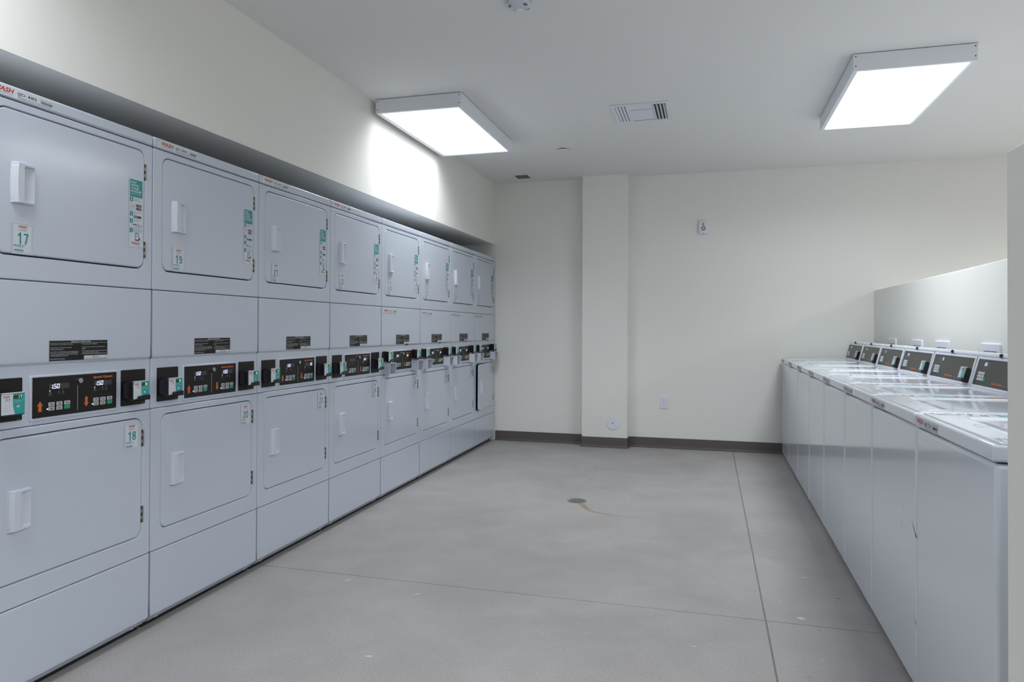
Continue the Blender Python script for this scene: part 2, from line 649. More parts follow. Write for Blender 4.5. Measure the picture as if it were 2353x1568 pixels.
def wash_logo(b, x, z, w, h, y, arc=True, m='print_red'):
    b.text('WASH', x, z, w, h, y, m, 0.28, 0.035)
    if arc:
        b.arc(x, x + w, z - h * .45, h * .22, h * .10, y, 'print_grey')


def asset_tag(code, w=0.23, h=0.0335):
    b = flat()
    b.rect(0, w, 0, h, Y1, 'sticker')
    b.dashes(.001, .016, h - .0075, .0014, Y2, 'print_grey', 3, .008)
    wash_logo(b, .024, .0115, .068, .0150, Y2)
    b.text(code, .104, .0102, .066, .0122, Y2, 'print_black', 0, 0.004)
    b.text('Machine ID', .134, h - .0075, .018, .0020, Y2, 'print_black')
    r = random.Random(code)
    x = .185
    while x < .226:
        ww = r.choice((.0007, .0011, .0017))
        b.rect(x, x + ww, .0110, .0190, Y2, 'print_black')
        x += ww + r.choice((.0007, .0011))
    b.dashes(.183, .227, .0222, .0015, Y2, 'print_grey', 5, .007)
    b.dashes(.104, .226, .0065, .0014, Y2, 'print_grey', 6, .009)
    b.dashes(.106, .160, .0030, .0014, Y2, 'print_grey', 7, .009)
    b.dashes(.162, .226, .0030, .0014, Y2, 'print_teal_faint', 8, .009)
    return b


def number_sticker(num, w=0.073, h=0.100):
    b = flat()
    b.rect(0, w, 0, h, Y1, 'sticker')
    b.frame(.003, w - .003, .004, h - .004, .003, .0009, Y2, 'print_teal_faint')
    wash_logo(b, .022, h - .0165, .030, .0075, Y2)
    b.text('CONNECT', .0215, h - .0265, .031, .0045, Y2, 'print_grey')
    if num:
        b.numerals(str(num), .0175, .0315, .042, .0370, Y2, 'print_teal')
    b.dashes(.006, .044, .0265, .0018, Y2, 'print_black', 2, .009)
    b.dashes(.009, .041, .0222, .0016, Y2, 'print_teal', 4, .008)
    b.text('or', .0235, .0175, .0035, .0020, Y2, 'print_black')
    b.poly([(.009, .0085), (.036, .0085), (.036, .0070), (.0400, .0115), (.036, .0160), (.036, .0145), (.009, .0145)], Y2, 'teal')
    b.dashes(.011, .0355, .0105, .0016, Y3, 'print_pale', 9, .007)
    return b


def pay_strip():
    """PAY WITH YOUR PHONE strip, 0.070 wide, 0.262 tall"""
    b = flat()
    b.rect(0, .070, 0, .262, Y1, 'sticker')
    b.plate(.004, .066, .192, .258, Y2, Y1, 'teal', .002)
    for k, (wd_, ww) in enumerate((('PAY', .028), ('WITH', .0375), ('YOUR', .039), ('PHONE', .0505))):
        b.text(wd_, .0085, .2425 - k * .0112, ww, .0088, Y3, 'print_pale', 0, 0.03)
    b.text('SIMPLE. FAST. SECURE.', .0085, .2015, .048, .0036, Y3, 'print_pale', 0, 0.01)
    steps = ((.137, .190, '1', ('Download', 'WASH Connect')), (.110, .135, '2', ('Register',)), (.074, .108, '3', ('Add Funds',)), (.024, .072, '4', ('Select Machine', 'Number to Pay')))
    for z0, z1, n, tx in steps:
        b.frame(.004, .066, z0, z1, .003, .0005, Y2, 'print_teal_faint')
        b.rect(.004, .0195, z1 - .0165, z1, Y2, 'teal')
        b.text(n, .0095, z1 - .0135, .0045, .0095, Y3, 'print_pale', 0, 0.02)
        for k, t in enumerate(tx):
            b.text(t, .0235, z1 - .0075 - k * .0065, .0031 * len(t), .0042, Y2, 'print_teal', 0, 0.005)
    b.frame(.009, .031, .1425, .1675, .003, .0008, Y2, 'print_grey')
    wash_logo(b, .0125, .156, .0155, .004, Y2, False)
    b.dashes(.013, .027, .1490, .0016, Y2, 'print_grey', 1, .007)
    for k in range(2):
        b.plate(.0360, .0610, .1435 + k * .0125, .1535 + k * .0125, Y2, Y1, 'print_black', .0015)
        b.dashes(.0440, .0590, .1475 + k * .0125, .0026, Y3, 'print_pale', 4 + k, .008)
    b.plate(.0235, .0610, .1130, .1215, Y2, Y1, 'print_black', .0035)
    b.dashes(.0265, .0420, .1160, .0025, Y3, 'print_pale', 6, .008)
    b.frame(.0190, .0395, .0765, .0905, .002, .0008, Y2, 'print_grey')
    b.rect(.0195, .0390, .0845, .0880, Y2, 'print_black')
    for k in range(4):
        b.rect(.0440, .0510, .0775 + k * .0038, .0797 + k * .0038, Y2, 'print_grey')
    b.rect(.0545, .0625, .0845, .0857, Y2, 'print_black')
    b.rect(.0579, .0591, .0811, .0891, Y2, 'print_black')
    b.plate(.0310, .0500, .0265, .0560, Y2, Y1, 'print_black', .0025)
    b.rect(.0330, .0480, .0310, .0530, Y3, 'sticker')
    for k in range(2):
        b.rect(.0370 + k * .005, .0400 + k * .005, .0405, .0490, Y3 - .0002, 'print_teal_faint')
    b.poly([(.045, .0280), (.0555, .0300), (.0535, .0375), (.0490, .0415), (.0475, .0405), (.0490, .0350)], Y3 - .0003, 'print_black')
    wash_logo(b, .0135, .0120, .041, .0085, Y2)
    b.dashes(.044, .062, .0035, .0014, Y2, 'print_grey', 12, .006)
    return b


def instruction_label():
    """black OPERATING INSTRUCTIONS label, 0.238 x 0.069"""
    W, H = 0.238, 0.069
    b = flat()
    b.plate(0, W, 0, H, -.0005, .0005, 'print_grey', .002)
    b.rect(.0012, W - .0012, .0012, H - .0012, Y1, 'panel_black')
    b.rect(.0012, W - .0012, H - .0092, H - .0084, Y2, 'print_pale')
    b.text('-OPERATING  INSTRUCTIONS-', .082, H - .0072, .084, .0046, Y2, 'print_pale', 0, .01)

    def ln(t, x, z, w):
        b.text(t, x, z, w, .0042, Y2, 'print_pale')
    ln('1. Open Dryer Door, Load Clothes, Close Door.', .002, .0530, .090)
    ln('2. Select Fabric and Temperature Settings', .002, .0425, .083)
    ln('OR Turn Fabric Selector.', .005, .0372, .049)
    ln('3. Insert Coins or Card as Required. (Use Additional Coins', .002, .0285, .112)
    ln('or Card for more Drying Time. OR Turn TIMER KNOB to', .005, .0238, .108)
    ln('obtain desired Drying Time. Last 2-5 minutes of Cycle', .005, .0191, .106)
    ln('is COOL DOWN (No Heat) Period.)', .005, .0144, .067)
    ln('4. Push START Pad or Button.', .002, .0050, .059)
    x2 = .126
    ln('5. To Stop Drying Cycle - OPEN Door.', x2, .0530, .067)
    ln('6. To Restart Dryer - Close Door and Push START Pad or', x2, .0425, .101)
    ln('Button.', x2 + .004, .0372, .013)
    ln("7. When Display Indicates '00' Time Remaining or Red Light", x2, .0290, .109)
    ln('goes out, Remove Clothes from Dryer.', x2 + .004, .0243, .069)
    ln('8. IF CLOTHES ARE NOT DRY AS DESIRED, REPEAT STEPS 3 AND 4.', x2, .0190, .109)
    b.plate(.137, W - .0012, .0012, .0150, Y2, Y1, 'sticker', .0012)
    b.text('IMPORTANT:', .171, .0090, .033, .0036, Y3, 'print_black', 0, .01)
    b.text('CLEAN  LINT  FILTER  BEFORE  EACH  LOAD', .1395, .0030, .095, .0036, Y3, 'print_black', 0, .01)
    b.dashes(.219, .233, .0105, .0013, Y3, 'print_grey', 3, .006)
    return b


SEG = {'0': 'abcdef', '1': 'bc', '2': 'abged', '3': 'abgcd', '4': 'fgbc', '5': 'afgcd', '6': 'afgedc', '7': 'abc', '8': 'abcdefg', '9': 'abcdfg', ' ': ''}


def seg7(b, s, x, z, w, h, y, m, gap=1.35, sh=0.12, dim=None):
    t = w * .2
    pos = {'a': (t * .3, w - t * .3, h - t, h), 'g': (t * .3, w - t * .3, h / 2 - t / 2, h / 2 + t / 2), 'd': (t * .3, w - t * .3, 0, t),
           'f': (0, t, h / 2 + t * .1, h - t * .2), 'e': (0, t, t * .2, h / 2 - t * .1), 'b': (w - t, w, h / 2 + t * .1, h - t * .2), 'c': (w - t, w, t * .2, h / 2 - t * .1)}
    cx = x
    for ch in s:
        if ch == '.':
            b.rect(cx - w * .36 , cx - w * .12, z - t * .1, z + t * 1.1, y, m)
            continue
        for k, (x0, x1, z0, z1) in pos.items():
            on = k in SEG[ch]
            if not on and not dim:
                continue
            b.poly([(cx + x0 + sh * z0, z + z0), (cx + x1 + sh * z0, z + z0), (cx + x1 + sh * z1, z + z1), (cx + x0 + sh * z1, z + z1)], y if on else y + .0001, m if on else dim)
        cx += w * gap
    return b


# ------------------------------------------------------------------ card readers
RW, RH, RD = 0.083, 0.070, 0.046


def reader_housing():
    b = MB()
    b.bbox(.002, RW - .002, -.030, .004, .004, RH - .003, 'black_plastic', .004, 2)
    b.bbox(0, RW, -RD, -.026, 0, RH, 'black_plastic', .0035, 2)
    b.bbox(.004, .014, -.040, -.002, RH - .004, RH + .0005, 'black_plastic', .002, 2)
    return b


def reader_lip():
    b = MB()
    b.bbox(.006, RW - .001, -RD - .0006, -RD + .006, RH - .0025, RH + .0008, 'plastic_white', .001, 1)
    return b


def reader_face(num):
    b = flat()
    y = -RD - .0008
    x0, x1, z0, z1 = .004, RW - .003, .004, RH - .0035
    b.plate(x0, x1, z0, z1, y, y + .0008, 'sticker', .002)
    # teal field with its curved left boundary
    n = 14
    L = []
    for i in range(n + 1):
        t = i / n
        z = z0 + (z1 - z0) * t
        L.append((x0 + .034 + .011 * (1 - t) ** 2.4 + .004 * t * t, z))
    b.poly(L + [(x1, z1), (x1, z0)], y - .0003, 'teal_light')
    yy = y - .0006
    b.text('WASH', x0 + .005, z1 - .0105, .022, .0065, yy, 'print_red', .28, .012)
    b.arc(x0 + .005, x0 + .027, z1 - .0130, .0008, .0005, yy, 'print_grey')
    for k in range(2):
        b.cyl(x0 + .0175 + k * .0085, z1 - .0165, .0016, yy, yy + .0003, 'print_black', 10)
    b.dashes(x0 + .007, x0 + .0195, z1 - .0215, .0009, yy, 'print_grey', 1, .006)
    b.dashes(x0 + .0215, x0 + .028, z1 - .0215, .0009, yy, 'print_grey', 2, .006)
    b.plate(x0 + .010, x0 + .0265, .016, .034, yy, yy + .0002, 'print_pale', .001)
    # number window
    b.rect(x0 + .0385, x0 + .0660, z1 - .0150, z1 - .0040, yy, 'display_dark')
    seg7(b, '88', x0 + .0395, z1 - .0138, .0048, .0088, yy - .0001, 'groove', 1.35, .06)
    seg7(b, str(num), x0 + .0525, z1 - .0138, .0048, .0088, yy - .0002, 'led_green', 1.35, .06)
    b.text('TO PAY HOLD', x0 + .0395, z1 - .0215, .0225, .0022, yy, 'print_pale')
    b.text('PHONE / CARD HERE', x0 + .0365, z1 - .0255, .0300, .0022, yy, 'print_pale')
    b.cyl(x0 + .0695, z1 - .0185, .0016, yy, yy + .0003, 'led_blue', 10)
    b.ring(x0 + .053, .0275, .0105, .0099, yy, 'print_teal_faint', 28, 1.15)
    b.poly([(x0 + .0475, .0275), (x0 + .0560, .0225), (x0 + .0575, .0275), (x0 + .0560, .0325)], yy, 'print_pale')
    b.poly([(x0 + .0585, .0250), (x0 + .0625, .0225), (x0 + .0650, .0250), (x0 + .0615, .0280), (x0 + .0640, .0310), (x0 + .0600, .0325), (x0 + .0590, .0290)], yy, 'print_teal_faint')
    return b


def reader_ledge():
    b = MB()
    z = -.001
    pts = [(.017, z), (RW - .002, z), (RW - .002, .0160), (RW - .0045, .0172), (.030, .0150), (.024, .0125)]
    k = len(pts)
    y0, y1 = -RD - .0065, -RD - .001
    b.add([(p[0], y1, p[1]) for p in pts] + [(p[0], y0, p[1] - .0012) for p in pts],
          [(i, (i + 1) % k, k + (i + 1) % k, k + i) for i in range(k)] + [tuple(range(k, 2 * k)), tuple(range(k))], 'black_plastic')
    b.box(.017, RW - .002, -RD - .0065, -.02, -.0022, -.0004, 'black_plastic')
    return b


def card_reader(parent, x, z, num, ledge=True, M=None, loc=None):
    """reader on a machine; M places it on a sloped face"""
    h = obj('card_reader', cached('reader_housing', reader_housing), parent)
    if M is not None:
        h.matrix_local = M
    else:
        h.location = (x, loc if loc is not None else 0, z)
    f = obj('reader_face', cached('reader_face%s' % num, lambda: reader_face(num)), h)
    f['label'] = 'white and teal reader face with green number'
    obj('top_lip', cached('reader_lip', reader_lip), h)
    if ledge:
        obj('card_ledge', cached('reader_ledge', reader_ledge), h)
    return h


def vault():
    """open-fronted white coin box bracket, 0.10 x 0.079"""
    w, h, d, t = .10, .079, .060, .003
    b = MB()
    for x0, x1, z0, z1 in ((0, w, 0, t), (0, w, h - t, h), (0, t, t, h - t), (w - t, w, t, h - t)):
        b.box(x0, x1, -d, 0, z0, z1, 'plastic_white')
    b.box(t, w - t, -.004, 0, t, h - t, 'plastic_white')
    b.box(t + .001, t + .010, -.050, -.004, t, h - t, 'dark_void')
    b.bbox(.012, w - .030, -.034, 0, h + .001, h + .008, 'plastic_white', .002, 1)
    return b


# ------------------------------------------------------------------ stacked dryers
DW = 0.6952


def front_with_hole(x0, x1, z0, z1, hx0, hx1, hz0, hz1, r, dep, back):
    b = MB()
    bm = bmesh.new()
    be = .0035
    outer = rrect(x0 + be, x1 - be, z0 + be, z1 - be, .004, 2)
    inner = rrect(hx0, hx1, hz0, hz1, r, 6)

    def loop(pts):
        vs = [bm.verts.new((p[0], 0, p[1])) for p in pts]
        return [bm.edges.new((vs[i], vs[(i + 1) % len(vs)])) for i in range(len(vs))]
    e = loop(outer) + loop(inner)
    bmesh.ops.triangle_fill(bm, use_beauty=True, edges=e)
    b.bm(bm, 'enamel')
    # rolled outer edge
    o2 = rrect(x0, x1, z0, z1, .006, 2)
    o1 = rrect(x0 + be * .3, x1 - be * .3, z0 + be * .3, z1 - be * .3, .0055, 2)
    k = len(outer)
    rings = [(outer, 0), (o1, .001), (o2, .0035), (o2, .05)]
    vs = [(p[0], y, p[1]) for L, y in rings for p in L]
    b.add(vs, [(a * k + i, a * k + (i + 1) % k, (a + 1) * k + (i + 1) % k, (a + 1) * k + i) for a in range(3) for i in range(k)], 'enamel', True)
    k = len(inner)
    in2 = rrect(hx0 + .002, hx1 - .002, hz0 + .002, hz1 - .002, r - .002, 6)
    vs = [(p[0], 0, p[1]) for p in inner] + [(p[0], .003, p[1]) for p in in2] + [(p[0], dep, p[1]) for p in in2]
    b.add(vs, [(a * k + i, a * k + (i + 1) % k, (a + 1) * k + (i + 1) % k, (a + 1) * k + i) for a in range(2) for i in range(k)], 'enamel', True)
    b.add([(p[0], dep, p[1]) for p in in2], [tuple(range(k))], back)
    return b


def door(x0, x1, z0, z1):
    b = MB()
    b.plate(x0, x1, z0, z1, .0005, .016, 'enamel', .034, .0045, 6)
    return b


def handle():
    """pull handle, 0.076 x 0.128, raised ridge on the left, finger scoop on the right"""
    H = .128
    body = [(0, 0), (.003, -.010), (.012, -.0185), (.033, -.0165), (.0735, -.0105), (.0755, 0)]
    cav = [(0, 0), (.003, -.010), (.012, -.0185), (.033, -.0165), (.0365, -.0005), (.058, -.0022), (.0735, -.0085), (.0755, 0)]
    rows = []

    def solid(z, k):
        p = [(0, 0), (.003, -.010 * k), (.012, -.0185 * k), (.033, -.0165 * k), (.0365, -.0160 * k), (.058, -.0130 * k), (.0735, -.0105 * k), (.0755, 0)]
        return [(x, y, z) for x, y in p]
    rows.append(solid(0, 0.0))
    rows.append(solid(.0004, .82))
    rows.append(solid(.002, 1))
    rows.append(solid(.0085, 1))
    for z in (.013, .03, .05, .07, .09, .108, .115):
        t = (z - .064) / .064
        w = -.0025 * (1 - t * t)
        ex = .0016 * (1 - t * t)
        q = [(x + (w if i < 3 else (ex if i > 5 else 0)), y, z) for i, (x, y) in enumerate(cav)]
        rows.append(q)
    rows.append(solid(.1195, 1))
    rows.append(solid(H - .002, 1))
    rows.append(solid(H - .0004, .82))
    rows.append(solid(H, 0.0))
    k = 8
    vs = [p for r_ in rows for p in r_]
    b = MB()
    b.add(vs, [(a * k + i, a * k + i + 1, (a + 1) * k + i + 1, (a + 1) * k + i) for a in range(len(rows) - 1) for i in range(k - 1)], 'plastic_white', False)
    return b


def hinge():
    b = MB()
    for i in range(5):
        z = i * .0126
        b.box(-.0045, -.0005, -.001, .004, z, z + .0124, 'hinge_steel' if i % 2 else 'hinge_dark')
        b.box(-.0005, .0045, -.0028, .003, z, z + .0124, 'hinge_steel')
    return b


def lower_lipped(x0, x1, ztop, zb, zl, dy):
    """sheet-metal panel with a rolled top and an angled lip along the bottom, corners cut back"""
    b = MB()
    e = .0035
    cut = .016
    rows = [
        [(x0, .05, ztop), (x1, .05, ztop)],
        [(x0, .004, ztop), (x1, .004, ztop)],
        [(x0 + e * .3, .0012, ztop - e * .3), (x1 - e * .3, .0012, ztop - e * .3)],
        [(x0 + e, 0, ztop - e), (x1 - e, 0, ztop - e)],
        [(x0 + e, 0, zb + .010), (x1 - e, 0, zb + .010)],
        [(x0 + e + .001, 0.0005, zb), (x1 - e - .001, 0.0005, zb)],
        [(x0 + cut * .55, dy * .75, zl + .006), (x1 - cut * .55, dy * .75, zl + .006)],
        [(x0 + cut, dy, zl), (x1 - cut, dy, zl)],
        [(x0 + cut, dy + .012, zl), (x1 - cut, dy + .012, zl)],
    ]
    vs = [p for r_ in rows for p in r_]
    b.add(vs, [(2 * a, 2 * a + 1, 2 * a + 3, 2 * a + 2) for a in range(len(rows) - 1)], 'enamel')
    # side returns
    for s, x in ((0, x0), (1, x1)):
        pts = [rows[1][s], rows[2][s], rows[3][s], rows[4][s], rows[5][s], rows[6][s], rows[7][s], (x, .05, zl), (x, .05, ztop)]
        b.add([(p[0], p[1], p[2]) for p in pts], [(i, i + 1, 8) for i in range(0, 7)] + [(6, 7, 8)], 'enamel')
    return b


def dimple():
    """pressed screw dimple on an angled lip (lip slope 0.93), origin on the lip"""
    b = MB()
    k = -.93

    def q(x, z, out=0.0):
        return (x, k * z - out, z)
    b.add([q(-.020, -.0115), q(.020, -.0115), q(.015, .0115), q(-.004, .0115), q(.001, -.0110, .0085), q(-.012, -.0112, .0012), q(.014, -.0112, .0012)],
          [(0, 4, 3), (4, 1, 2), (4, 2, 3), (0, 5, 4), (4, 6, 1)], 'enamel')
    return b


def screw():
    b = MB()
    b.cyl(0, 0, .0052, -.002, .002, 'zinc', 14, .0044)
    b.rect(-.0036, .0036, -.0006, .0006, -.0021, 'hinge_dark')
    return b


def control_fascia():
    b = MB()
    b.bbox(.0015, DW - .0015, .004, .05, .8640, 1.0600, 'enamel', .003, 2)
    return b


def control_bezel():
    b = MB()
    b.plate(.1765, .5305, .8768, 1.0262, -.0005, .005, 'enamel', .006, .0028, 3)
    b.plate(.1815, .5255, .8825, 1.0215, .0005, .0015, 'enamel', .004)
    return b


def control_panel():
    b = flat()
    b.plate(.1845, .5230, .8868, 1.0188, -.0016, .002, 'panel_black', .0012)
    y = -.0019
    for x in (.242, .4205):
        b.text('HEAT', x + .001, .9602, .010, .0020, y, 'print_grey', 0, .02)
        b.text('AVAILABLE', x - .002, .9570, .016, .0020, y, 'print_grey', 0, .02)
        b.dashes(x + .002, x + .010, .9640, .0028, y, 'print_grey', 2, .004)
        for k, t in enumerate(('DRYING', 'COOL')):
            xx = x + .035 + k * .0165
            b.rect(xx + .0032, xx + .0045, .9735, .9745, y, 'print_grey')
            b.ring(xx + .0040, .9670, .0026, .0016, y, 'print_grey', 12)
            b.text(t, xx - .0005, .9600, .009, .0020, y, 'print_grey', 0, .02)
        b.text('DOWN', x + .051, .9570, .009, .0020, y, 'print_grey', 0, .02)
    b.dashes(.513, .521, .8890, .0012, y, 'print_grey', 3, .006)
    return b


def button(green=False):
    b = flat()
    b.plate(0, .0224, 0, .0128, -.0032, -.0015, 'button_green' if green else 'button', .0018, .0006, 3)
    if not green:
        for k in range(3):
            b.dashes(.0075, .0165, .0028 + k * .0026, .0016, -.0034, 'print_black', k, .005)
        b.rect(.0048, .0060, .0030, .0100, -.0034, 'print_black')
    else:
        b.text('START', .006, .0092, .0105, .0020, -.0034, 'print_teal_faint', 0, .02)
    return b


def up_arrow():
    b = flat()
    b.poly([(-.0060, 0), (.0060, 0), (.0060, .0190), (.0108, .0190), (0, .0345), (-.0108, .0190), (-.0060, .0190)], -.0020, 'print_orange')
    return b


def dn_arrow():
    b = flat()
    b.poly([(-.0055, .0350), (.0055, .0350), (.0055, .0150), (.0103, .0150), (0, 0), (-.0103, .0150), (-.0055, .0150)], -.0020, 'print_orange')
    return b


def display(txt, right=False):
    b = flat()
    b.rect(0, .0780, 0, .0180, -.0019, 'display_dark')
    if txt:
        if right:
            seg7(b, txt, .0560, .0018, .0082, .0145, -.0023, 'led_white', 1.25, .1)
        else:
            seg7(b, ' ', .0060, .0018, .0085, .0145, -.0023, 'led_white', 1.25, .1, 'led_dim')
            b.rect(.0125, .0148, .0100, .0155, -.0024, 'led_white')
            b.rect(.0115, .0138, .0025, .0085, -.0024, 'led_white')
            b.rect(.0150, .0172, .0016, .0040, -.0024, 'led_white')
            seg7(b, '50', .0178, .0018, .0090, .0150, -.0023, 'led_white', 1.3, .1, 'led_dim')
        b.plate(.0010, .0050, -.0060, -.0036, -.0022, -.0019, 'led_white', .001)
    return b


def key_lock():
    b = MB()
    b.cyl(0, 0, .0085, -.0130, 0, 'chrome', 24)
    b.cyl(0, 0, .0085, -.0140, -.0130, 'chrome', 24, .0078)
    b.ring(0, 0, .0058, .0042, -.0142, 'hinge_dark', 20)
    b.rect(-.0028, .0028, -.0008, .0008, -.0143, 'hinge_dark')
    return b


def logo(x, z, w, h, y, m='print_orange'):
    b = flat()
    b.text('Speed Queen', x, z, w, h, y, m, 0, .045)
    return b


def led_row():
    b = flat()
    b.plate(0, .0058, 0, .0036, -.0022, -.0018, 'led_white', .0015)
    return b


def side_panel(x0, x1):
    b = MB()
    b.plate(x0, x1, .8875, 1.0225, .0022, .005, 'panel_black', .004)
    b.dashes(x1 - .018, x1 - .004, .8905, .0012, .0019, 'print_grey', 2, .007)
    return b


D1 = Vector((-2.10979756, 2.27284362, 0))
dt = Vector((-0.0127, 0.6951, 0)).normalized()
dn = Vector((dt.y, -dt.x, 0))
DROT = math.atan2(dt.y, dt.x)

dr_info = [
    # upper no., lower no., asset tag, displays (upper, lower), old style tag place
    (17, 18, 'IJD 485', ('1.50', '1.50')), (19, 20, 'IJD 489', ('1.50', '1.50')), (21, 22, 'IJD 491', ('1.50', '00')), (23, 24, 'IJD 493', ('', '1.50')),
    (25, 26, 'OJG 427', ('1.50', '1.50')), (27, 28, 'OJG 425', ('1.50', '1.50')), (29, 30, 'OJG 433', ('1.50', '1.50')), (31, 32, 'OJG 431', ('1.50', '1.50')),
]
dr_label = [
    'white stacked dryer numbered 17 and 18, nearest of the row, cut by the frame',
    'white stacked dryer numbered 19 and 20, second from the camera',
    'white stacked dryer numbered 21 and 22, third from the camera',
    'white stacked dryer numbered 23 and 24, last one with low-set card readers',
    'white stacked dryer numbered 25 and 26, first one with coin boxes under its readers',
    'white stacked dryer with coin boxes, third from the back wall',
    'white stacked dryer with coin boxes, next to the one left ajar',
    'white stacked dryer against the back wall, lower door ajar',
]
HZ = [(0.6575, 1.7535), (0.6575, 1.4522), (0.6560, 0.7240), (0.6560, 0.4300)]


def stacked_dryer(i):
    p = D1 + dt * (DW * (i - 1))
    nu, nl, code, disp = dr_info[i]
    t = thing('stacked_dryer', dr_label[i], 'dryer', p, DROT, 'stacked dryers along the soffit wall')
    late = i >= 4
    ajar = i == 7

    def P(name, key, fn, parent=t, loc=None):
        return obj(name, cached(key, fn), parent, loc)
    P('cabinet', 'cabinet', lambda: bx(.003, DW - .003, .03, .70, .03, 1.893, 'enamel'))
    P('toe_base', 'toe_base', lambda: bx(.010, DW - .010, .045, .69, 0.0, .03, 'dark_void'))

    def cap():
        b = MB()
        b.bbox(.001, DW - .001, -.0015, .70, 1.8968, 1.9385, 'enamel', .008, 3)
        return b
    tp = P('top_panel', 'top_panel', cap)
    P('front_panel', 'front_upper', lambda: front_with_hole(.0015, DW - .0015, 1.3330, 1.8930, .0500, .6560, 1.4060, 1.8705, .037, .02, 'groove'))
    if ajar:
        P('front_panel', 'front_lower_ajar', lambda: front_with_hole(.0015, DW - .0015, .3010, .8620, .0530, .6540, .3735, .8380, .037, .025, 'dark_void'))
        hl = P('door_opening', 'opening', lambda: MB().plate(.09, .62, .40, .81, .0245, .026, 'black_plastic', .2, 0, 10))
    else:
        P('front_panel', 'front_lower', lambda: front_with_hole(.0015, DW - .0015, .3010, .8620, .0530, .6540, .3735, .8380, .037, .02, 'groove'))
    ap = P('access_panel', 'access', lambda: lower_lipped(.0015, DW - .0015, 1.3305, 1.0680, 1.0400, .026))
    lp = P('lower_panel', 'lower', lambda: lower_lipped(.0015, DW - .0015, .2985, .0500, .0220, .026))
    for pa, z in ((ap, 1.0550), (lp, .0385)):
        for x in (.0585, DW - .066):
            P('screw_dimple', 'dimple', dimple, pa, (x, .0130, z - .0010))
            P('screw', 'screw', screw, pa, (x + .001, .0105, z - .0010))
    if late:
        P('finger_notch', 'notch', lambda: MB().add([(0, .0, .026), (.05, 0, .026), (.065, .0175, .003), (-.015, .0175, .003), (0, .010, .026), (.05, .010, .026)],
                                                     [(0, 1, 2, 3)], 'groove'), ap, (DW * .60, -.0006, 1.0402))
    # asset tag
    if not late:
        P('asset_tag', 'asset' + code, lambda: asset_tag(code), tp, (.018, -.0016, 1.9005))
    else:
        P('asset_tag', 'asset' + code, lambda: asset_tag(code), ap, (.018, -.0002, 1.2880))
    P('instruction_label', 'instr', instruction_label, ap, (.2435, -.0006, 1.0690))
    # upper door
    ud_ = P('upper_door', 'door_u', lambda: door(.0535, .6535, 1.4135, 1.8650))
    P('handle', 'handle', handle, ud_, (.1045, .0005, 1.5730))
    P('number_sticker', 'num%d' % nu, lambda: number_sticker(nu), ud_, (.1085, .0, 1.4140))
    P('payment_sticker', 'pay', pay_strip, ud_, (.5755, .0, 1.4880))
    # lower door, hinged on the right
    if ajar:
        dpar = obj('lower_door', cached('door_l', lambda: door(.0565, .6515, .3790, .8325)), t)
        ang = math.radians(3.2)
        px, py = .6515, .004
        Mx = Matrix.Translation((px, py, 0)) @ Matrix.Rotation(ang, 4, 'Z') @ Matrix.Translation((-px, -py, 0))
        dpar.matrix_local = Mx
    else:
        dpar = P('lower_door', 'door_l', lambda: door(.0565, .6515, .3790, .8325))
    P('handle', 'handle', handle, dpar, (.1035, .0005, .5420))
    P('number_sticker', 'num%d' % nl, lambda: number_sticker(nl), dpar, (.5630, .0, .7210))
    for hx, hz in HZ:
        P('hinge', 'hinge', hinge, t, (hx, .0005, hz))
    # controls
    P('control_fascia', 'fascia', control_fascia)
    P('control_bezel', 'bezel', control_bezel)
    cp = P('control_panel', 'cpanel', control_panel)
    P('upper_display', 'disp_%s' % disp[0], lambda: display(disp[0]), cp, (.2440, 0, .9765))
    P('lower_display', 'disp_%s' % disp[1], lambda: display(disp[1], disp[1] == '00'), cp, (.4230, 0, .9745))
    for bx0, bz0, n in ((.2420, .9063, 0), (.4205, .9050, 1)):
        for c in range(3):
            for r in range(2):
                gr = c == 2 and r == 0
                P('button', 'btn_g' if gr else 'btn', (lambda: button(True)) if gr else button, cp, (bx0 + c * .0300, 0, bz0 + r * .0145))
        P('indicator', 'led', led_row, cp, (bx0 - .0065, 0, bz0 + .0045))
    P('up_arrow', 'uparrow', up_arrow, cp, (.2112, 0, .9060))
    P('down_arrow', 'dnarrow', dn_arrow, cp, (.3912, 0, .9048))
    P('divider_line', 'divline', lambda: MB().box(.3538, .3560, -.0022, -.0010, .8967, .9817, 'zinc'), cp)
    P('key_lock', 'lock', key_lock, cp, (.3578, 0, .9985))
    P('brand_lettering', 'sq', lambda: logo(.4200, .9990, .0840, .0115, -.0020), cp)
    # card readers
    if not late:
        P('reader_panel', 'spl', lambda: side_panel(.0340, .1520))
        P('reader_panel', 'spr', lambda: side_panel(.5485, .6675))
        card_reader(t, .0385, .9110, nu, i > 0)
        card_reader(t, .5530, .9110, nl)
    else:
        card_reader(t, .0180, .9545, nu, True)
        card_reader(t, .5250, .9545, nl, True)
        P('coin_box', 'vault', vault, t, (.0280, .004, .8660))
        P('coin_box', 'vault', vault, t, (.5330, .004, .8660))


for i in range(8):
    stacked_dryer(i)

# ------------------------------------------------------------------ top-load washers
WS = [0.0, 0.6626, 1.3235, 1.9447, 2.6214, 3.2768, 3.9300, 4.5750, 5.2152]
WW = 0.6555
WZ = 0.9165
# console face frame
CO = Vector((0, .549, .9195))
cu_ = Vector((0, .04, .15)).normalized()
cn_ = Vector((0, .15, -.04)).normalized()    # into the console
CM = Matrix(((1, 0, 0, 0), (0, cn_.y, cu_.y, CO.y), (0, cn_.z, cu_.z, CO.z), (0, 0, 0, 1)))


def w_front():
    b = MB()
    b.bbox(.002, WW - .002, .002, .040, .020, .8715, 'enamel_gloss', .011, 3)
    return b


def w_top():
    b = MB()
    b.bbox(0, WW, -.004, .70, .8765, WZ, 'enamel_gloss', .0075, 4)
    return b


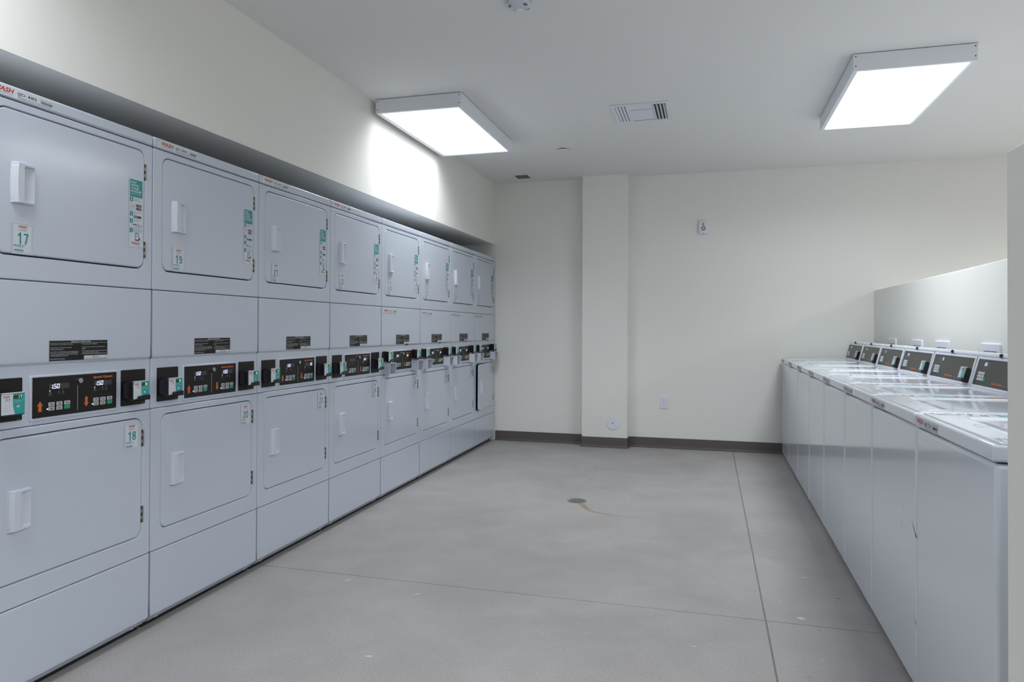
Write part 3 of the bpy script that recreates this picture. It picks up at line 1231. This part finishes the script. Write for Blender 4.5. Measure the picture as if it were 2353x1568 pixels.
def xz_to_top(bm_pts, z):
    return [(p[0], p[1], z) for p in bm_pts]


def w_lid():
    """full-width lid: flat margin, raised lip, dished field"""
    b = MB()
    n = 8
    k = 4 * (n + 1)
    out = [(.0, -.001), (.0, .0022), (.0012, .0036), (.0035, .0042)]
    x0, x1, y0, y1 = .006, WW - .006, .016, .542
    dx0, dx1, dy0, dy1 = .094, WW - .030, .088, .522
    dish = [(.0, .0042), (.0045, .0056), (.009, .0055), (.016, .0030), (.028, .0008), (.055, .0002), (.10, .0010), (.16, .0016)]
    vs = []
    for off, h in out:
        vs += [(p[0], p[1], WZ + h) for p in rrect(x0 + off, x1 - off, y0 + off, y1 - off, .020 - off, n)]
    for off, h in dish:
        vs += [(p[0], p[1], WZ + h) for p in rrect(dx0 + off, dx1 - off, dy0 + off, dy1 - off, max(.075 - off * .5, .03), n)]
    m = len(out) + len(dish)

    def band(a):
        return [(a * k + i, a * k + (i + 1) % k, (a + 1) * k + (i + 1) % k, (a + 1) * k + i) for i in range(k)]
    for a in range(m - 1):
        b.add(vs, band(a), 'enamel_gloss', a != len(out) - 1)
    b.add(vs[-k:], [tuple(range(k))], 'enamel_gloss', True)
    return b


def w_notch():
    """finger scoop in front of the lid"""
    b = MB()
    n = 10
    top, low = [], []
    for i in range(n + 1):
        t = i / n
        x = WW / 2 - .048 + .096 * t
        top.append((x, .0885, WZ + .0042 + .0045 * (1 - (2 * t - 1) ** 2)))
        low.append((x, .088 - .024 * math.sqrt(max(0, 1 - (2 * t - 1) ** 2)), WZ + .0044))
    vs = top + low
    b.add(vs, [(i, i + 1, n + 2 + i, n + 1 + i) for i in range(n)], 'enamel_gloss', True)
    sh = [(p[0], p[1] - .0010, WZ + .0043) for p in low] + [(p[0], p[1] + .0006, WZ + .00445) for p in low]
    b.add(sh, [(i, i + 1, n + 2 + i, n + 1 + i) for i in range(n)], 'groove')
    return b


def w_console():
    prof = [(.546, WZ - .002), (.549, .9195), (.5895, 1.0630), (.5865, 1.0670), (.5875, 1.0745), (.5930, 1.0810), (.602, 1.0832), (.660, 1.0790), (.690, 1.0700), (.700, 1.050), (.700, WZ - .002)]
    k = len(prof)
    b = MB()
    xs_ = [(.003, .004), (.0055, .0), (WW - .0055, .0), (WW - .003, .004)]
    vs = []
    cy_, cz_ = .63, 1.0
    for x, ins in xs_:
        for (d, z) in prof:
            vs.append((x, d + (cy_ - d) * ins * 8, z + (cz_ - z) * ins * 8))
    b.add(vs, [(a * k + i, a * k + (i + 1) % k, (a + 1) * k + (i + 1) % k, (a + 1) * k + i) for a in range(3) for i in range(k)] + [tuple(range(k)), tuple(range(3 * k, 4 * k))], 'enamel_gloss')
    # white bezel ridge around the panel, shallow recess under the top ridge
    return b


def w_bezel():
    b = MB()
    a, c = (.008, WW - .008, .002, .1475), (.026, WW - .022, .0120, .1360)
    o = rrect(*a, .006, 3)
    i_ = rrect(*c, .003, 3)
    k = len(o)
    vs = [(p[0], 0.0, p[1]) for p in o] + [(p[0], -.0035, p[1] * .985 + .001) for p in rrect(a[0] + .003, a[1] - .003, a[2] + .003, a[3] - .003, .005, 3)] + [(p[0], -.0030, p[1]) for p in i_] + [(p[0], .0002, p[1]) for p in i_]
    b.add(vs, [(q * k + i, q * k + (i + 1) % k, (q + 1) * k + (i + 1) % k, (q + 1) * k + i) for q in range(3) for i in range(k)], 'enamel_gloss')
    return b


def w_panel(d):
    b = flat()
    b.rect(.026, WW - .022, .0120, .1360, -.0006, 'panel_black_gloss')
    y = -.0010
    b.rect(.2135, .2145, .033, .117, y, 'print_grey')
    for r in range(3):
        for c in range(4):
            b.dashes(.1090 + c * .020, .1160 + c * .020, .0880 + r * .0050, .0022, y, 'print_grey', r * 4 + c, .005)
    for r in range(3):
        b.dashes(.048 + 0, .0640, .040 + r * .0145, .0016, y, 'print_pale', r, .006)
        b.dashes(.048, .0640, .046 + r * .0145, .0012, y, 'print_grey', r + 5, .006)
    return b


def w_display(txt, dim=True):
    b = flat()
    b.rect(0, .080, 0, .0200, -.0012, 'display_dark')
    if txt == 'L':
        b.rect(.0080, .0102, .0095, .0155, -.0018, 'led_white')
        b.rect(.0072, .0094, .0028, .0085, -.0018, 'led_white')
        seg7(b, '25', .0150, .0022, .0095, .0150, -.0018, 'led_white', 1.3, .1)
    else:
        seg7(b, txt, .0570, .0022, .0085, .0150, -.0018, 'led_white', 1.25, .1)
    return b


def w_button(green=False):
    b = flat()
    b.plate(0, .0215, 0, .0118, -.0028, -.0008, 'button_green' if green else 'print_pale', .0016, .0005, 3)
    if not green:
        b.dashes(.0065, .0150, .0062, .0018, -.0030, 'print_black', 1, .005)
        b.dashes(.0065, .0150, .0034, .0018, -.0030, 'print_black', 2, .005)
    return b


def w_lettering():
    b = flat()
    b.text('Speed Queen', .265, .0240, .1230, .0130, -.0011, 'print_orange', .12, .045)
    b.text('Commercial', .3930, .0250, .058, .0085, -.0011, 'print_grey', .12, 0)
    return b


def w_cap():
    """small black lock on the console ridge"""
    b = MB()
    n = 12
    b.add([(.011 * math.cos(t * 2 * math.pi / n), 0, .011 * math.sin(t * 2 * math.pi / n)) for t in range(n)] +
          [(.007 * math.cos(t * 2 * math.pi / n), -.010, .007 * math.sin(t * 2 * math.pi / n)) for t in range(n)],
          [(i, (i + 1) % n, n + (i + 1) % n, n + i) for i in range(n)] + [tuple(range(n, 2 * n))], 'black_plastic', True)
    return b


w_code = ['INI 734', 'INI 732', 'INI 731', 'INI 730', 'INI 729', 'INI 728', 'INI 727', 'INI 726']
w_label = [
    'white top-load washer tagged INI 734, nearest of the row beside the end wall',
    'white top-load washer tagged INI 732, second from the end wall',
    'white top-load washer, third from the end wall, display lit at left',
    'white top-load washer, fourth from the end wall',
    'white top-load washer, fourth from the back wall',
    'white top-load washer, third from the back wall',
    'white top-load washer, second from the back wall',
    'white top-load washer against the back wall, smallest in view',
]
w_disp = ['25', '25', 'L', '25', 'L', '25', '25', '25']
w_num = [16, 15, 14, 13, 12, 11, 10, 9]


def washer(i):
    s_far = WS[i + 1]
    t = thing('top_load_washer', w_label[i], 'washer', wp(s_far - .001, 0), WROT, 'top-load washers along the half wall')
    k = (WS[i + 1] - WS[i]) / (WW + .003)

    def P(name, key, fn, parent=t, loc=None, mat_=None):
        o = obj(name, cached(key, fn), parent, loc)
        if mat_ is not None:
            o.matrix_local = mat_
        return o

    def body():
        b = MB()
        b.box(.004, WW - .004, .041, .69, .022, .874, 'enamel_gloss')
        return b
    P('cabinet', 'w_cab', body)
    for fx in (.05, WW - .05):
        for fy in (.08, .63):
            P('foot', 'w_foot', lambda: MB().bm_foot(), t, (fx, fy, 0))
    P('front_panel', 'w_front', w_front)
    P('top_panel', 'w_top', w_top)
    ld = P('lid', 'w_lid', w_lid)
    P('finger_scoop', 'w_notch', w_notch, ld)
    TM = Matrix.Translation((.010, .020, WZ + .0038)) @ Matrix(((1, 0, 0, 0), (0, 0, 1, 0), (0, -1, 0, 0), (0, 0, 0, 1)))
    P('payment_sticker', 'pay', pay_strip, ld, None, TM)
    P('corner_sticker', 'num0', lambda: number_sticker(0), ld, None, Matrix.Translation((.548, .004, 0.0)) @ TM)
    P('asset_tag', 'asset' + w_code[i], lambda: asset_tag(w_code[i], .23, .0305), t, (.010, -.0042, .8790))
    P('console', 'w_console', w_console)
    P('console_bezel', 'w_bezel', w_bezel, t, None, CM)
    pn = P('control_panel', 'w_panel', lambda: w_panel(0), t, None, CM)
    P('display', 'w_disp' + w_disp[i], lambda: w_display(w_disp[i]), pn, (.112, 0, .1040))
    for r in range(3):
        for c in range(4):
            if c == 3 and r:
                continue
            P('button', 'w_btn%d' % (c == 3), (lambda: w_button(True)) if c == 3 else w_button, pn, (.0710 + c * .0285, 0, .0355 + r * .0145))
    P('brand_lettering', 'w_sq', w_lettering, pn)
    P('console_lock', 'w_cap', w_cap, t, (WW / 2 - .03, .5885, 1.0735))
    card_reader(t, 0, 0, w_num[i], True, CM @ Matrix.Translation((.552, .019, .014)))
    if k != 1:
        t.scale = (k, 1, 1)


def bm_foot(self):
    bm = bmesh.new()
    bmesh.ops.create_cone(bm, cap_ends=True, segments=12, radius1=.018, radius2=.014, depth=.024)
    for v in bm.verts:
        v.co.z += .012
    return self.bm(bm, 'black_plastic')


MB.bm_foot = bm_foot
for i in range(8):
    washer(i)

# scuffs on the second washer front
sw = [o for o in bpy.data.objects if o.name.startswith('top_load_washer')]

# ------------------------------------------------------------------ plates on the half wall behind the washers


def box_cover():
    w, h = .262, .165
    b = MB()
    b.plate(-w / 2, w / 2, -h, 0, -.010, 0, 'plate_white', .004, .003, 3)
    b.box(-.085, .100, -.0106, -.0095, -.0430, -.0400, 'dark_void')
    b.ring(-.010, -.0185, .0055, .0046, -.0104, 'vent_white', 16)
    b.ring(.004, -.0185, .0055, .0046, -.0104, 'vent_white', 16)
    return b


for s, lab in ((2.429, 'white utility box cover with slot on the half wall, nearest the end wall'),
               (3.2595, 'white utility box cover with slot, second nearest on the half wall'),
               (3.834, 'white utility box cover above the fourth console from the end wall'),
               (4.573, 'white utility box cover nearest the back wall, above the consoles')):
    o = obj('utility_box_cover', cached('cover', box_cover), None, wp(s, HD, 1.1150), WROT)
    tag(o, lab, 'wall plate', 'cover plates on the half wall')

# ------------------------------------------------------------------ ceiling fittings
X0, X1, Yv0, Yv1 = -0.665, -0.262, 4.832, 5.255
v = thing('ceiling_vent', 'white three-way air vent with slats in the middle of the ceiling', 'vent', (X0, Yv0, ZCEIL), 0)
vw, vl = X1 - X0, Yv1 - Yv0
b = MB()
fr = .030
for (x0, x1, y0, y1) in ((0, vw, 0, fr), (0, vw, vl - fr, vl), (0, fr, fr, vl - fr), (vw - fr, vw, fr, vl - fr)):
    b.bbox(x0, x1, y0, y1, -.008, 0, 'vent_white', .002, 1)
for xx in (.118, vw - .124):
    b.box(xx, xx + .006, fr, vl - fr, -.007, -.001, 'vent_white')
obj('frame', b, v)
obj('backing', bx(fr, vw - fr, fr, vl - fr, -.0012, -.0004, 'dark_void'), v)


def slat(axis, ln, tilt, wd_=.024):
    b = MB()
    c, s = math.cos(tilt), math.sin(tilt)
    h = wd_ / 2
    q = [(-h * c, -h * s), (h * c, h * s)]
    t = .0006
    vs = []
    for e in (0, ln):
        for (a, z) in q:
            for dz in (-t, t):
                vs.append((a, e, z + dz) if axis == 'y' else (e, a, z + dz))
    b.add(vs, [(0, 1, 3, 2), (4, 6, 7, 5), (0, 4, 5, 1), (2, 3, 7, 6), (0, 2, 6, 4), (1, 5, 7, 3)], 'vent_white')
    return b.mesh('slat')


mL, mR = slat('y', vl - 2 * fr, math.radians(6), .0175), slat('y', vl - 2 * fr, math.radians(-34), .020)
mw = vw - .118 - .124 - .006
for k in range(4):
    obj('slat', mL, v, (fr + .012 + k * .0225, fr, -.0080))
    obj('slat', mR, v, (vw - fr - .010 - k * .0235, fr, -.0085))
for y0, w_ in ((.068, .082), (.172, .076), (.262, .070), (.328, .064)):
    obj('slat', slat('x', mw, math.radians(-4), w_), v, (.124, y0 + .0, -.0090))

gset = thing('ceiling_access_plate', 'small dark metal plate on the ceiling by the soffit corner', 'plate', (-1.8925, 6.815, ZCEIL))
obj('plate', MB().bbox(0, .131, 0, .135, -.006, 0, 'bronze', .002, 1), gset)
obj('inner_plate', MB().box(.016, .115, .016, .119, -.0075, -.006, 'bronze'), gset)
for a in (.028, .103):
    obj('screw', MB().box(a - .005, a + .005, .062, .072, -.009, -.0074, 'dark_void'), gset)


def disc_z(r, z0, z1, m, n=32, r2=None):
    b = MB()
    r2 = r if r2 is None else r2
    vs = [(r * math.cos(t * 2 * math.pi / n), r * math.sin(t * 2 * math.pi / n), z1) for t in range(n)] + \
         [(r2 * math.cos(t * 2 * math.pi / n), r2 * math.sin(t * 2 * math.pi / n), z0) for t in range(n)]
    b.add(vs, [(i, (i + 1) % n, n + (i + 1) % n, n + i) for i in range(n)], m, True)
    b.add(vs[n:], [tuple(range(n))], m)
    b.add(vs[:n], [tuple(range(n))], m)
    return b


spk = thing('sprinkler_cover', 'round white sprinkler cover flush on the ceiling', 'cover', (-1.21, 5.91, ZCEIL))
obj('collar', disc_z(.030, -.008, 0, 'dark_void'), spk)
obj('cover_plate', disc_z(.046, -.011, -.008, 'ceiling', 32, .044), spk)

sen = thing('occupancy_sensor', 'round white occupancy sensor with dark grilles on the ceiling', 'sensor', (-0.868, 3.19, ZCEIL))
b = MB()
n = 36
prof = [(.030, 0), (.030, -.004), (.0585, -.006), (.0600, -.012), (.0570, -.019), (.0400, -.029), (.0240, -.033)]
vs = []
for r, z in prof:
    vs += [(r * math.cos(t * 2 * math.pi / n), r * math.sin(t * 2 * math.pi / n), z) for t in range(n)]
b.add(vs, [(a * n + i, a * n + (i + 1) % n, (a + 1) * n + (i + 1) % n, (a + 1) * n + i) for a in range(len(prof) - 1) for i in range(n)], 'plastic_white', True)
b.add(vs[-n:], [tuple(range(n))], 'plastic_white')
obj('sensor_body', b, sen)
b = MB()
prof = [(.0195, -.0325), (.0195, -.036), (.0150, -.0385), (.006, -.0395)]
vs = []
for r, z in prof:
    vs += [(r * math.cos(t * 2 * math.pi / n), .012 + r * math.sin(t * 2 * math.pi / n), z) for t in range(n)]
b.add(vs, [(a * n + i, a * n + (i + 1) % n, (a + 1) * n + (i + 1) % n, (a + 1) * n + i) for a in range(len(prof) - 1) for i in range(n)], 'plate_white', True)
b.add(vs[-n:], [tuple(range(n))], 'plate_white')
obj('lens', b, sen)
for ang in (35, 145, 78 - 360, 215, 325):
    a = math.radians(ang)
    if ang == 78 - 360:
        a = math.radians(-35)
    gb = MB()
    c0 = Vector((.047 * math.cos(a), .047 * math.sin(a), -.0262))
    er = Vector((math.cos(a), math.sin(a), .58)).normalized()
    et = Vector((-math.sin(a), math.cos(a), 0))
    for k in range(4):
        p = c0 + et * (-.0085 + k * .0056)
        q = [p + er * e + et * f for e, f in ((-.006, -.0015), (.006, -.0015), (.006, .0015), (-.006, .0015))]
        gb.add([(x.x, x.y, x.z - .0012) for x in q], [(0, 1, 2, 3)], 'dark_void')
    obj('grille', gb, sen)

# ------------------------------------------------------------------ back wall fittings
ws_ = thing('wall_sensor', 'small white wall sensor with blue drop and round dark lens', 'sensor', (-0.0573, YB, 2.188))
obj('sensor_case', MB().plate(-.044, .044, -.066, .066, -.030, 0, 'plate_white', .018, .008, 5), ws_)
obj('front_cover', MB().plate(-.030, .030, -.050, .056, -.033, -.028, 'plate_white', .012, .003, 5), ws_)
dp = [(.013 * math.sin(t * math.pi / 8) * (1 if t <= 8 else 1), 0) for t in range(1)]
drop = []
for t in range(20):
    a = t * 2 * math.pi / 20
    x = .0125 * math.sin(a) * (1 if math.cos(a) < 0 else (1 - .55 * math.cos(a)))
    drop.append((x, .031 + (.0135 if math.cos(a) < 0 else .020) * math.cos(a) - .002))
bd = flat()
bd.poly(drop, -.0336, 'sensor_blue')
obj('drop_mark', bd, ws_)
bl = MB()
bl.cyl(.003, -.010, .0195, -.037, -.030, 'hinge_dark', 24)
bl.cyl(.003, -.010, .0130, -.039, -.036, 'plate_white', 24, .010)
bl.cyl(.003, -.010, .0055, -.0405, -.038, 'print_pale', 16)
obj('lens', bl, ws_)
for x, z in ((-.024, .046), (-.013, -.035), (0, -.058)):
    obj('pinhole', MB().cyl(x, z, .003, -.0342, -.029, 'print_grey', 10), ws_)

out = thing('wall_outlet', 'white double power outlet low on the back wall right of the column', 'outlet', (-0.4324, YB, 0.4568))
obj('cover_plate', MB().plate(-.0395, .0395, -.0628, .0628, -.006, 0, 'plate_white', .004, .003, 3), out)
for zz in (.0195, -.0195):
    r_ = obj('receptacle', MB().plate(-.017, .017, zz - .0145, zz + .0145, -.008, -.005, 'plate_white', .012, .001, 6), out)
    s1 = MB()
    s1.box(-.0085, -.0055, -.0083, -.0075, zz, zz + .0085, 'print_teal')
    s1.box(.0055, .0080, -.0083, -.0075, zz, zz + .0075, 'dark_void')
    s1.cyl(0, zz - .0070, .0030, -.0083, -.0075, 'dark_void', 10)
    obj('slots', s1, r_)

rc = thing('round_blank_cover', 'round white blank cover plate low on the column', 'cover', (-0.9245, CYF, 0.2475))
rb = MB()
rb.cyl(0, 0, .0690, -.004, 0, 'plate_white', 48)
rb.cyl(0, 0, .0690, -.0062, -.004, 'plate_white', 48, .0655)
obj('cover_plate', rb, rc)
obj('screw', MB().cyl(0, 0, .0085, -.0075, -.006, 'zinc', 16, .007), rc)

# ------------------------------------------------------------------ floor drain and marks on the floor
dr = thing('floor_drain', 'round metal floor drain with slotted grate', 'drain', (-0.8735, 4.785, 0))
obj('drain_ring', MB().bm_ring(.068, .055, 0.0, .004) if hasattr(MB, 'bm_ring') else disc_z(.0680, -.002, .0022, 'drain_metal', 40, .0690), dr)
obj('drain_void', disc_z(.0570, .0020, .0028, 'dark_void', 40), dr)
for k in range(11):
    x = -.050 + k * .010
    hl = math.sqrt(max(.0001, .0560 ** 2 - x * x))
    obj('grate_bar', bx(x - .0026, x + .0026, -hl, hl, .0024, .0040, 'drain_metal'), dr)
obj('grate_bar', bx(-.054, .054, -.003, .003, .0024, .0041, 'drain_metal'), dr)


def ribbon(name, pts, widths, m, z, parent, fades=None, jit=0.0, seed=1):
    r = random.Random(seed)
    P = [Vector((x, y, 0)) for x, y in pts]
    vs, fs = [], []
    for i, p in enumerate(P):
        d = (P[min(i + 1, len(P) - 1)] - P[max(i - 1, 0)]).normalized()
        n = Vector((-d.y, d.x, 0))
        w = widths[i] if isinstance(widths, (list, tuple)) else widths
        o = n * r.uniform(-jit, jit)
        if fades:
            vs += [p + o - n * w / 2, p + o, p + o + n * w / 2]
        else:
            vs += [p + o - n * w / 2, p + o + n * w / 2]
    k = 3 if fades else 2
    for i in range(len(P) - 1):
        for a in range(k - 1):
            fs.append((i * k + a, (i + 1) * k + a, (i + 1) * k + a + 1, i * k + a + 1))
    me = bpy.data.meshes.new(name)
    me.from_pydata([(v_.x, v_.y, z) for v_ in vs], [], fs)
    me.materials.append(MATS[m])
    if fades:
        at = me.attributes.new('fade', 'FLOAT', 'POINT')
        at.data.foreach_set('value', [q for f in fades for q in (0.0, f, 0.0)])
    return obj(name, me, parent)


def smooth_path(pts, n=8):
    out_ = []
    for i in range(len(pts) - 1):
        p0 = pts[max(i - 1, 0)]
        p1, p2 = pts[i], pts[i + 1]
        p3 = pts[min(i + 2, len(pts) - 1)]
        for k in range(n):
            t = k / n
            out_.append(tuple(0.5 * ((2 * p1[a]) + (-p0[a] + p2[a]) * t + (2 * p0[a] - 5 * p1[a] + 4 * p2[a] - p3[a]) * t * t + (-p0[a] + 3 * p1[a] - 3 * p2[a] + p3[a]) * t ** 3) for a in (0, 1)))
    out_.append(pts[-1])
    return out_


rp = smooth_path([(-.838, 4.725), (-.815, 4.680), (-.775, 4.605), (-.735, 4.545), (-.675, 4.508), (-.585, 4.488), (-.47, 4.47), (-.33, 4.44)])
nr = len(rp)
ribbon('rust_stain', rp, [.060 - .035 * i / nr for i in range(nr)], 'rust_stain', .0006, fl, [0.95 * (1 - i / nr) ** 1.1 for i in range(nr)])


def smear(pts, w, f=0.6):
    p = smooth_path(pts, 6)
    n = len(p)
    ribbon('paint_smear', p, [w * (.25 + math.sin(math.pi * (i + .5) / n)) for i in range(n)], 'paint_smear', .0006, fl,
           [f * (.35 + .65 * math.sin(math.pi * (i + .5) / n)) for i in range(n)])


smear([(-.795, 3.80), (-.770, 3.835), (-.748, 3.90), (-.715, 3.97)], .018, .75)
smear([(-.805, 3.86), (-.795, 3.825), (-.775, 3.80), (-.76, 3.79)], .020, .55)
smear([(-.50, 3.99), (-.43, 4.00), (-.35, 3.985), (-.26, 3.975)], .034, .6)
smear([(-.47, 3.965), (-.39, 3.955), (-.31, 3.955)], .014, .7)
smear([(-.08, 5.42), (-.03, 5.40), (.02, 5.395)], .030, .8)
smear([(-.46, 5.44), (-.40, 5.45), (-.33, 5.44)], .022, .55)
smear([(-.72, 2.75), (-.62, 2.66), (-.50, 2.52)], .016, .35)
smear([(-1.65, 2.93), (-1.62, 2.99), (-1.60, 3.03)], .014, .5)
smear([(-1.95, 6.76), (-1.88, 6.76), (-1.80, 6.78)], .030, .5)
smear([(.40, 3.20), (.46, 3.21), (.53, 3.20)], .010, .45)


def crack(pts, w, seed):
    r = random.Random(seed)
    pp = []
    for i in range(len(pts) - 1):
        a, c = Vector((*pts[i], 0)), Vector((*pts[i + 1], 0))
        n = max(3, int((c - a).length / .035))
        for k in range(n):
            q = a.lerp(c, k / n)
            pp.append((q.x + r.uniform(-.010, .010), q.y + r.uniform(-.010, .010)))
    pp.append(pts[-1])
    ribbon('crack', pp, [w * r.uniform(.3, 1.0) for _ in pp], 'crack', .0005, fl)


crack([(-2.11, 3.60), (-1.75, 3.86), (-1.31, 4.41), (-1.05, 4.62)], .0022, 3)
crack([(-.905, 4.88), (-.93, 5.20), (-.88, 5.55), (-.94, 6.0), (-.86, 6.6), (-.80, 7.0)], .0020, 5)


def spot(x, y, lx, ly, seed, ang=0.0, m='paint_spot'):
    r = random.Random(seed)
    n = 11
    ca, sa = math.cos(ang), math.sin(ang)
    pts = []
    for k in range(n):
        t = k * 2 * math.pi / n
        q = r.uniform(.45, 1.1)
        a, c = lx * q * math.cos(t), ly * q * math.sin(t)
        pts.append((x + a * ca - c * sa, y + a * sa + c * ca, .0005))
    me = bpy.data.meshes.new('paint_fleck')
    me.from_pydata(pts, [], [tuple(range(n))])
    me.materials.append(MATS[m])
    obj('paint_fleck', me, fl)


for q in ((.364, 3.105, .020, .014, 5, 0), (-.02, 5.40, .022, .008, 6, .1), (-1.18, 2.31, .020, .010, 8, .2),
          (-1.25, 2.91, .020, .008, 9, .4), (-1.63, 2.97, .010, .035, 10, -.5), (.30, 4.30, .018, .006, 11, 0), (.02, 3.42, .006, .005, 12, 0),
          (.44, 3.62, .03, .006, 13, .2), (-1.9, 6.75, .03, .010, 14, .1), (-1.62, 6.62, .02, .008, 15, 0), (-.53, 4.86, .008, .008, 16, 0), (-.6, 4.84, .006, .006, 17, 0),
          (.30, 3.27, .010, .005, 18, 0), (.31, 3.35, .006, .004, 19, 0), (-1.55, 4.05, .007, .005, 20, 0), (-.05, 2.72, .012, .005, 21, .4), (-.62, 2.20, .008, .004, 23, 0)):
    spot(*q)
for q in ((.55, 3.38, .009, .006, 31, 0), (.535, 3.33, .004, .004, 32, 0), (.42, 3.0, .004, .003, 33, 0), (-1.0, 5.6, .006, .004, 34, 0), (-.72, 4.74, .008, .004, 35, 0)):
    spot(*q, m='scuff')

# scuff marks on a washer's front panel
wf = [c for c in sw[1].children if c.name.startswith('front_panel')][0]
for (x0, z0, x1, z1, w) in ((.560, .585, .650, .515, .0016), (.600, .560, .652, .512, .0030), (.47, .60, .50, .57, .0010), (.44, .545, .475, .50, .0010), (.615, .255, .650, .232, .0020)):
    b = flat()
    d = Vector((x1 - x0, 0, z1 - z0))
    n_ = Vector((-d.z, 0, d.x)).normalized() * w
    b.add([(x0, .0013, z0), ((x0 + x1) / 2 + n_.x * .3, .0013, (z0 + z1) / 2 + n_.z * .3), (x1 + n_.x, .0013, z1 + n_.z), (x1 - n_.x, .0013, z1 - n_.z), ((x0 + x1) / 2 - n_.x * .3, .0013, (z0 + z1) / 2 - n_.z * .3)],
          [(0, 1, 2, 3, 4)], 'scuff')
    obj('scuff_mark', b, wf)
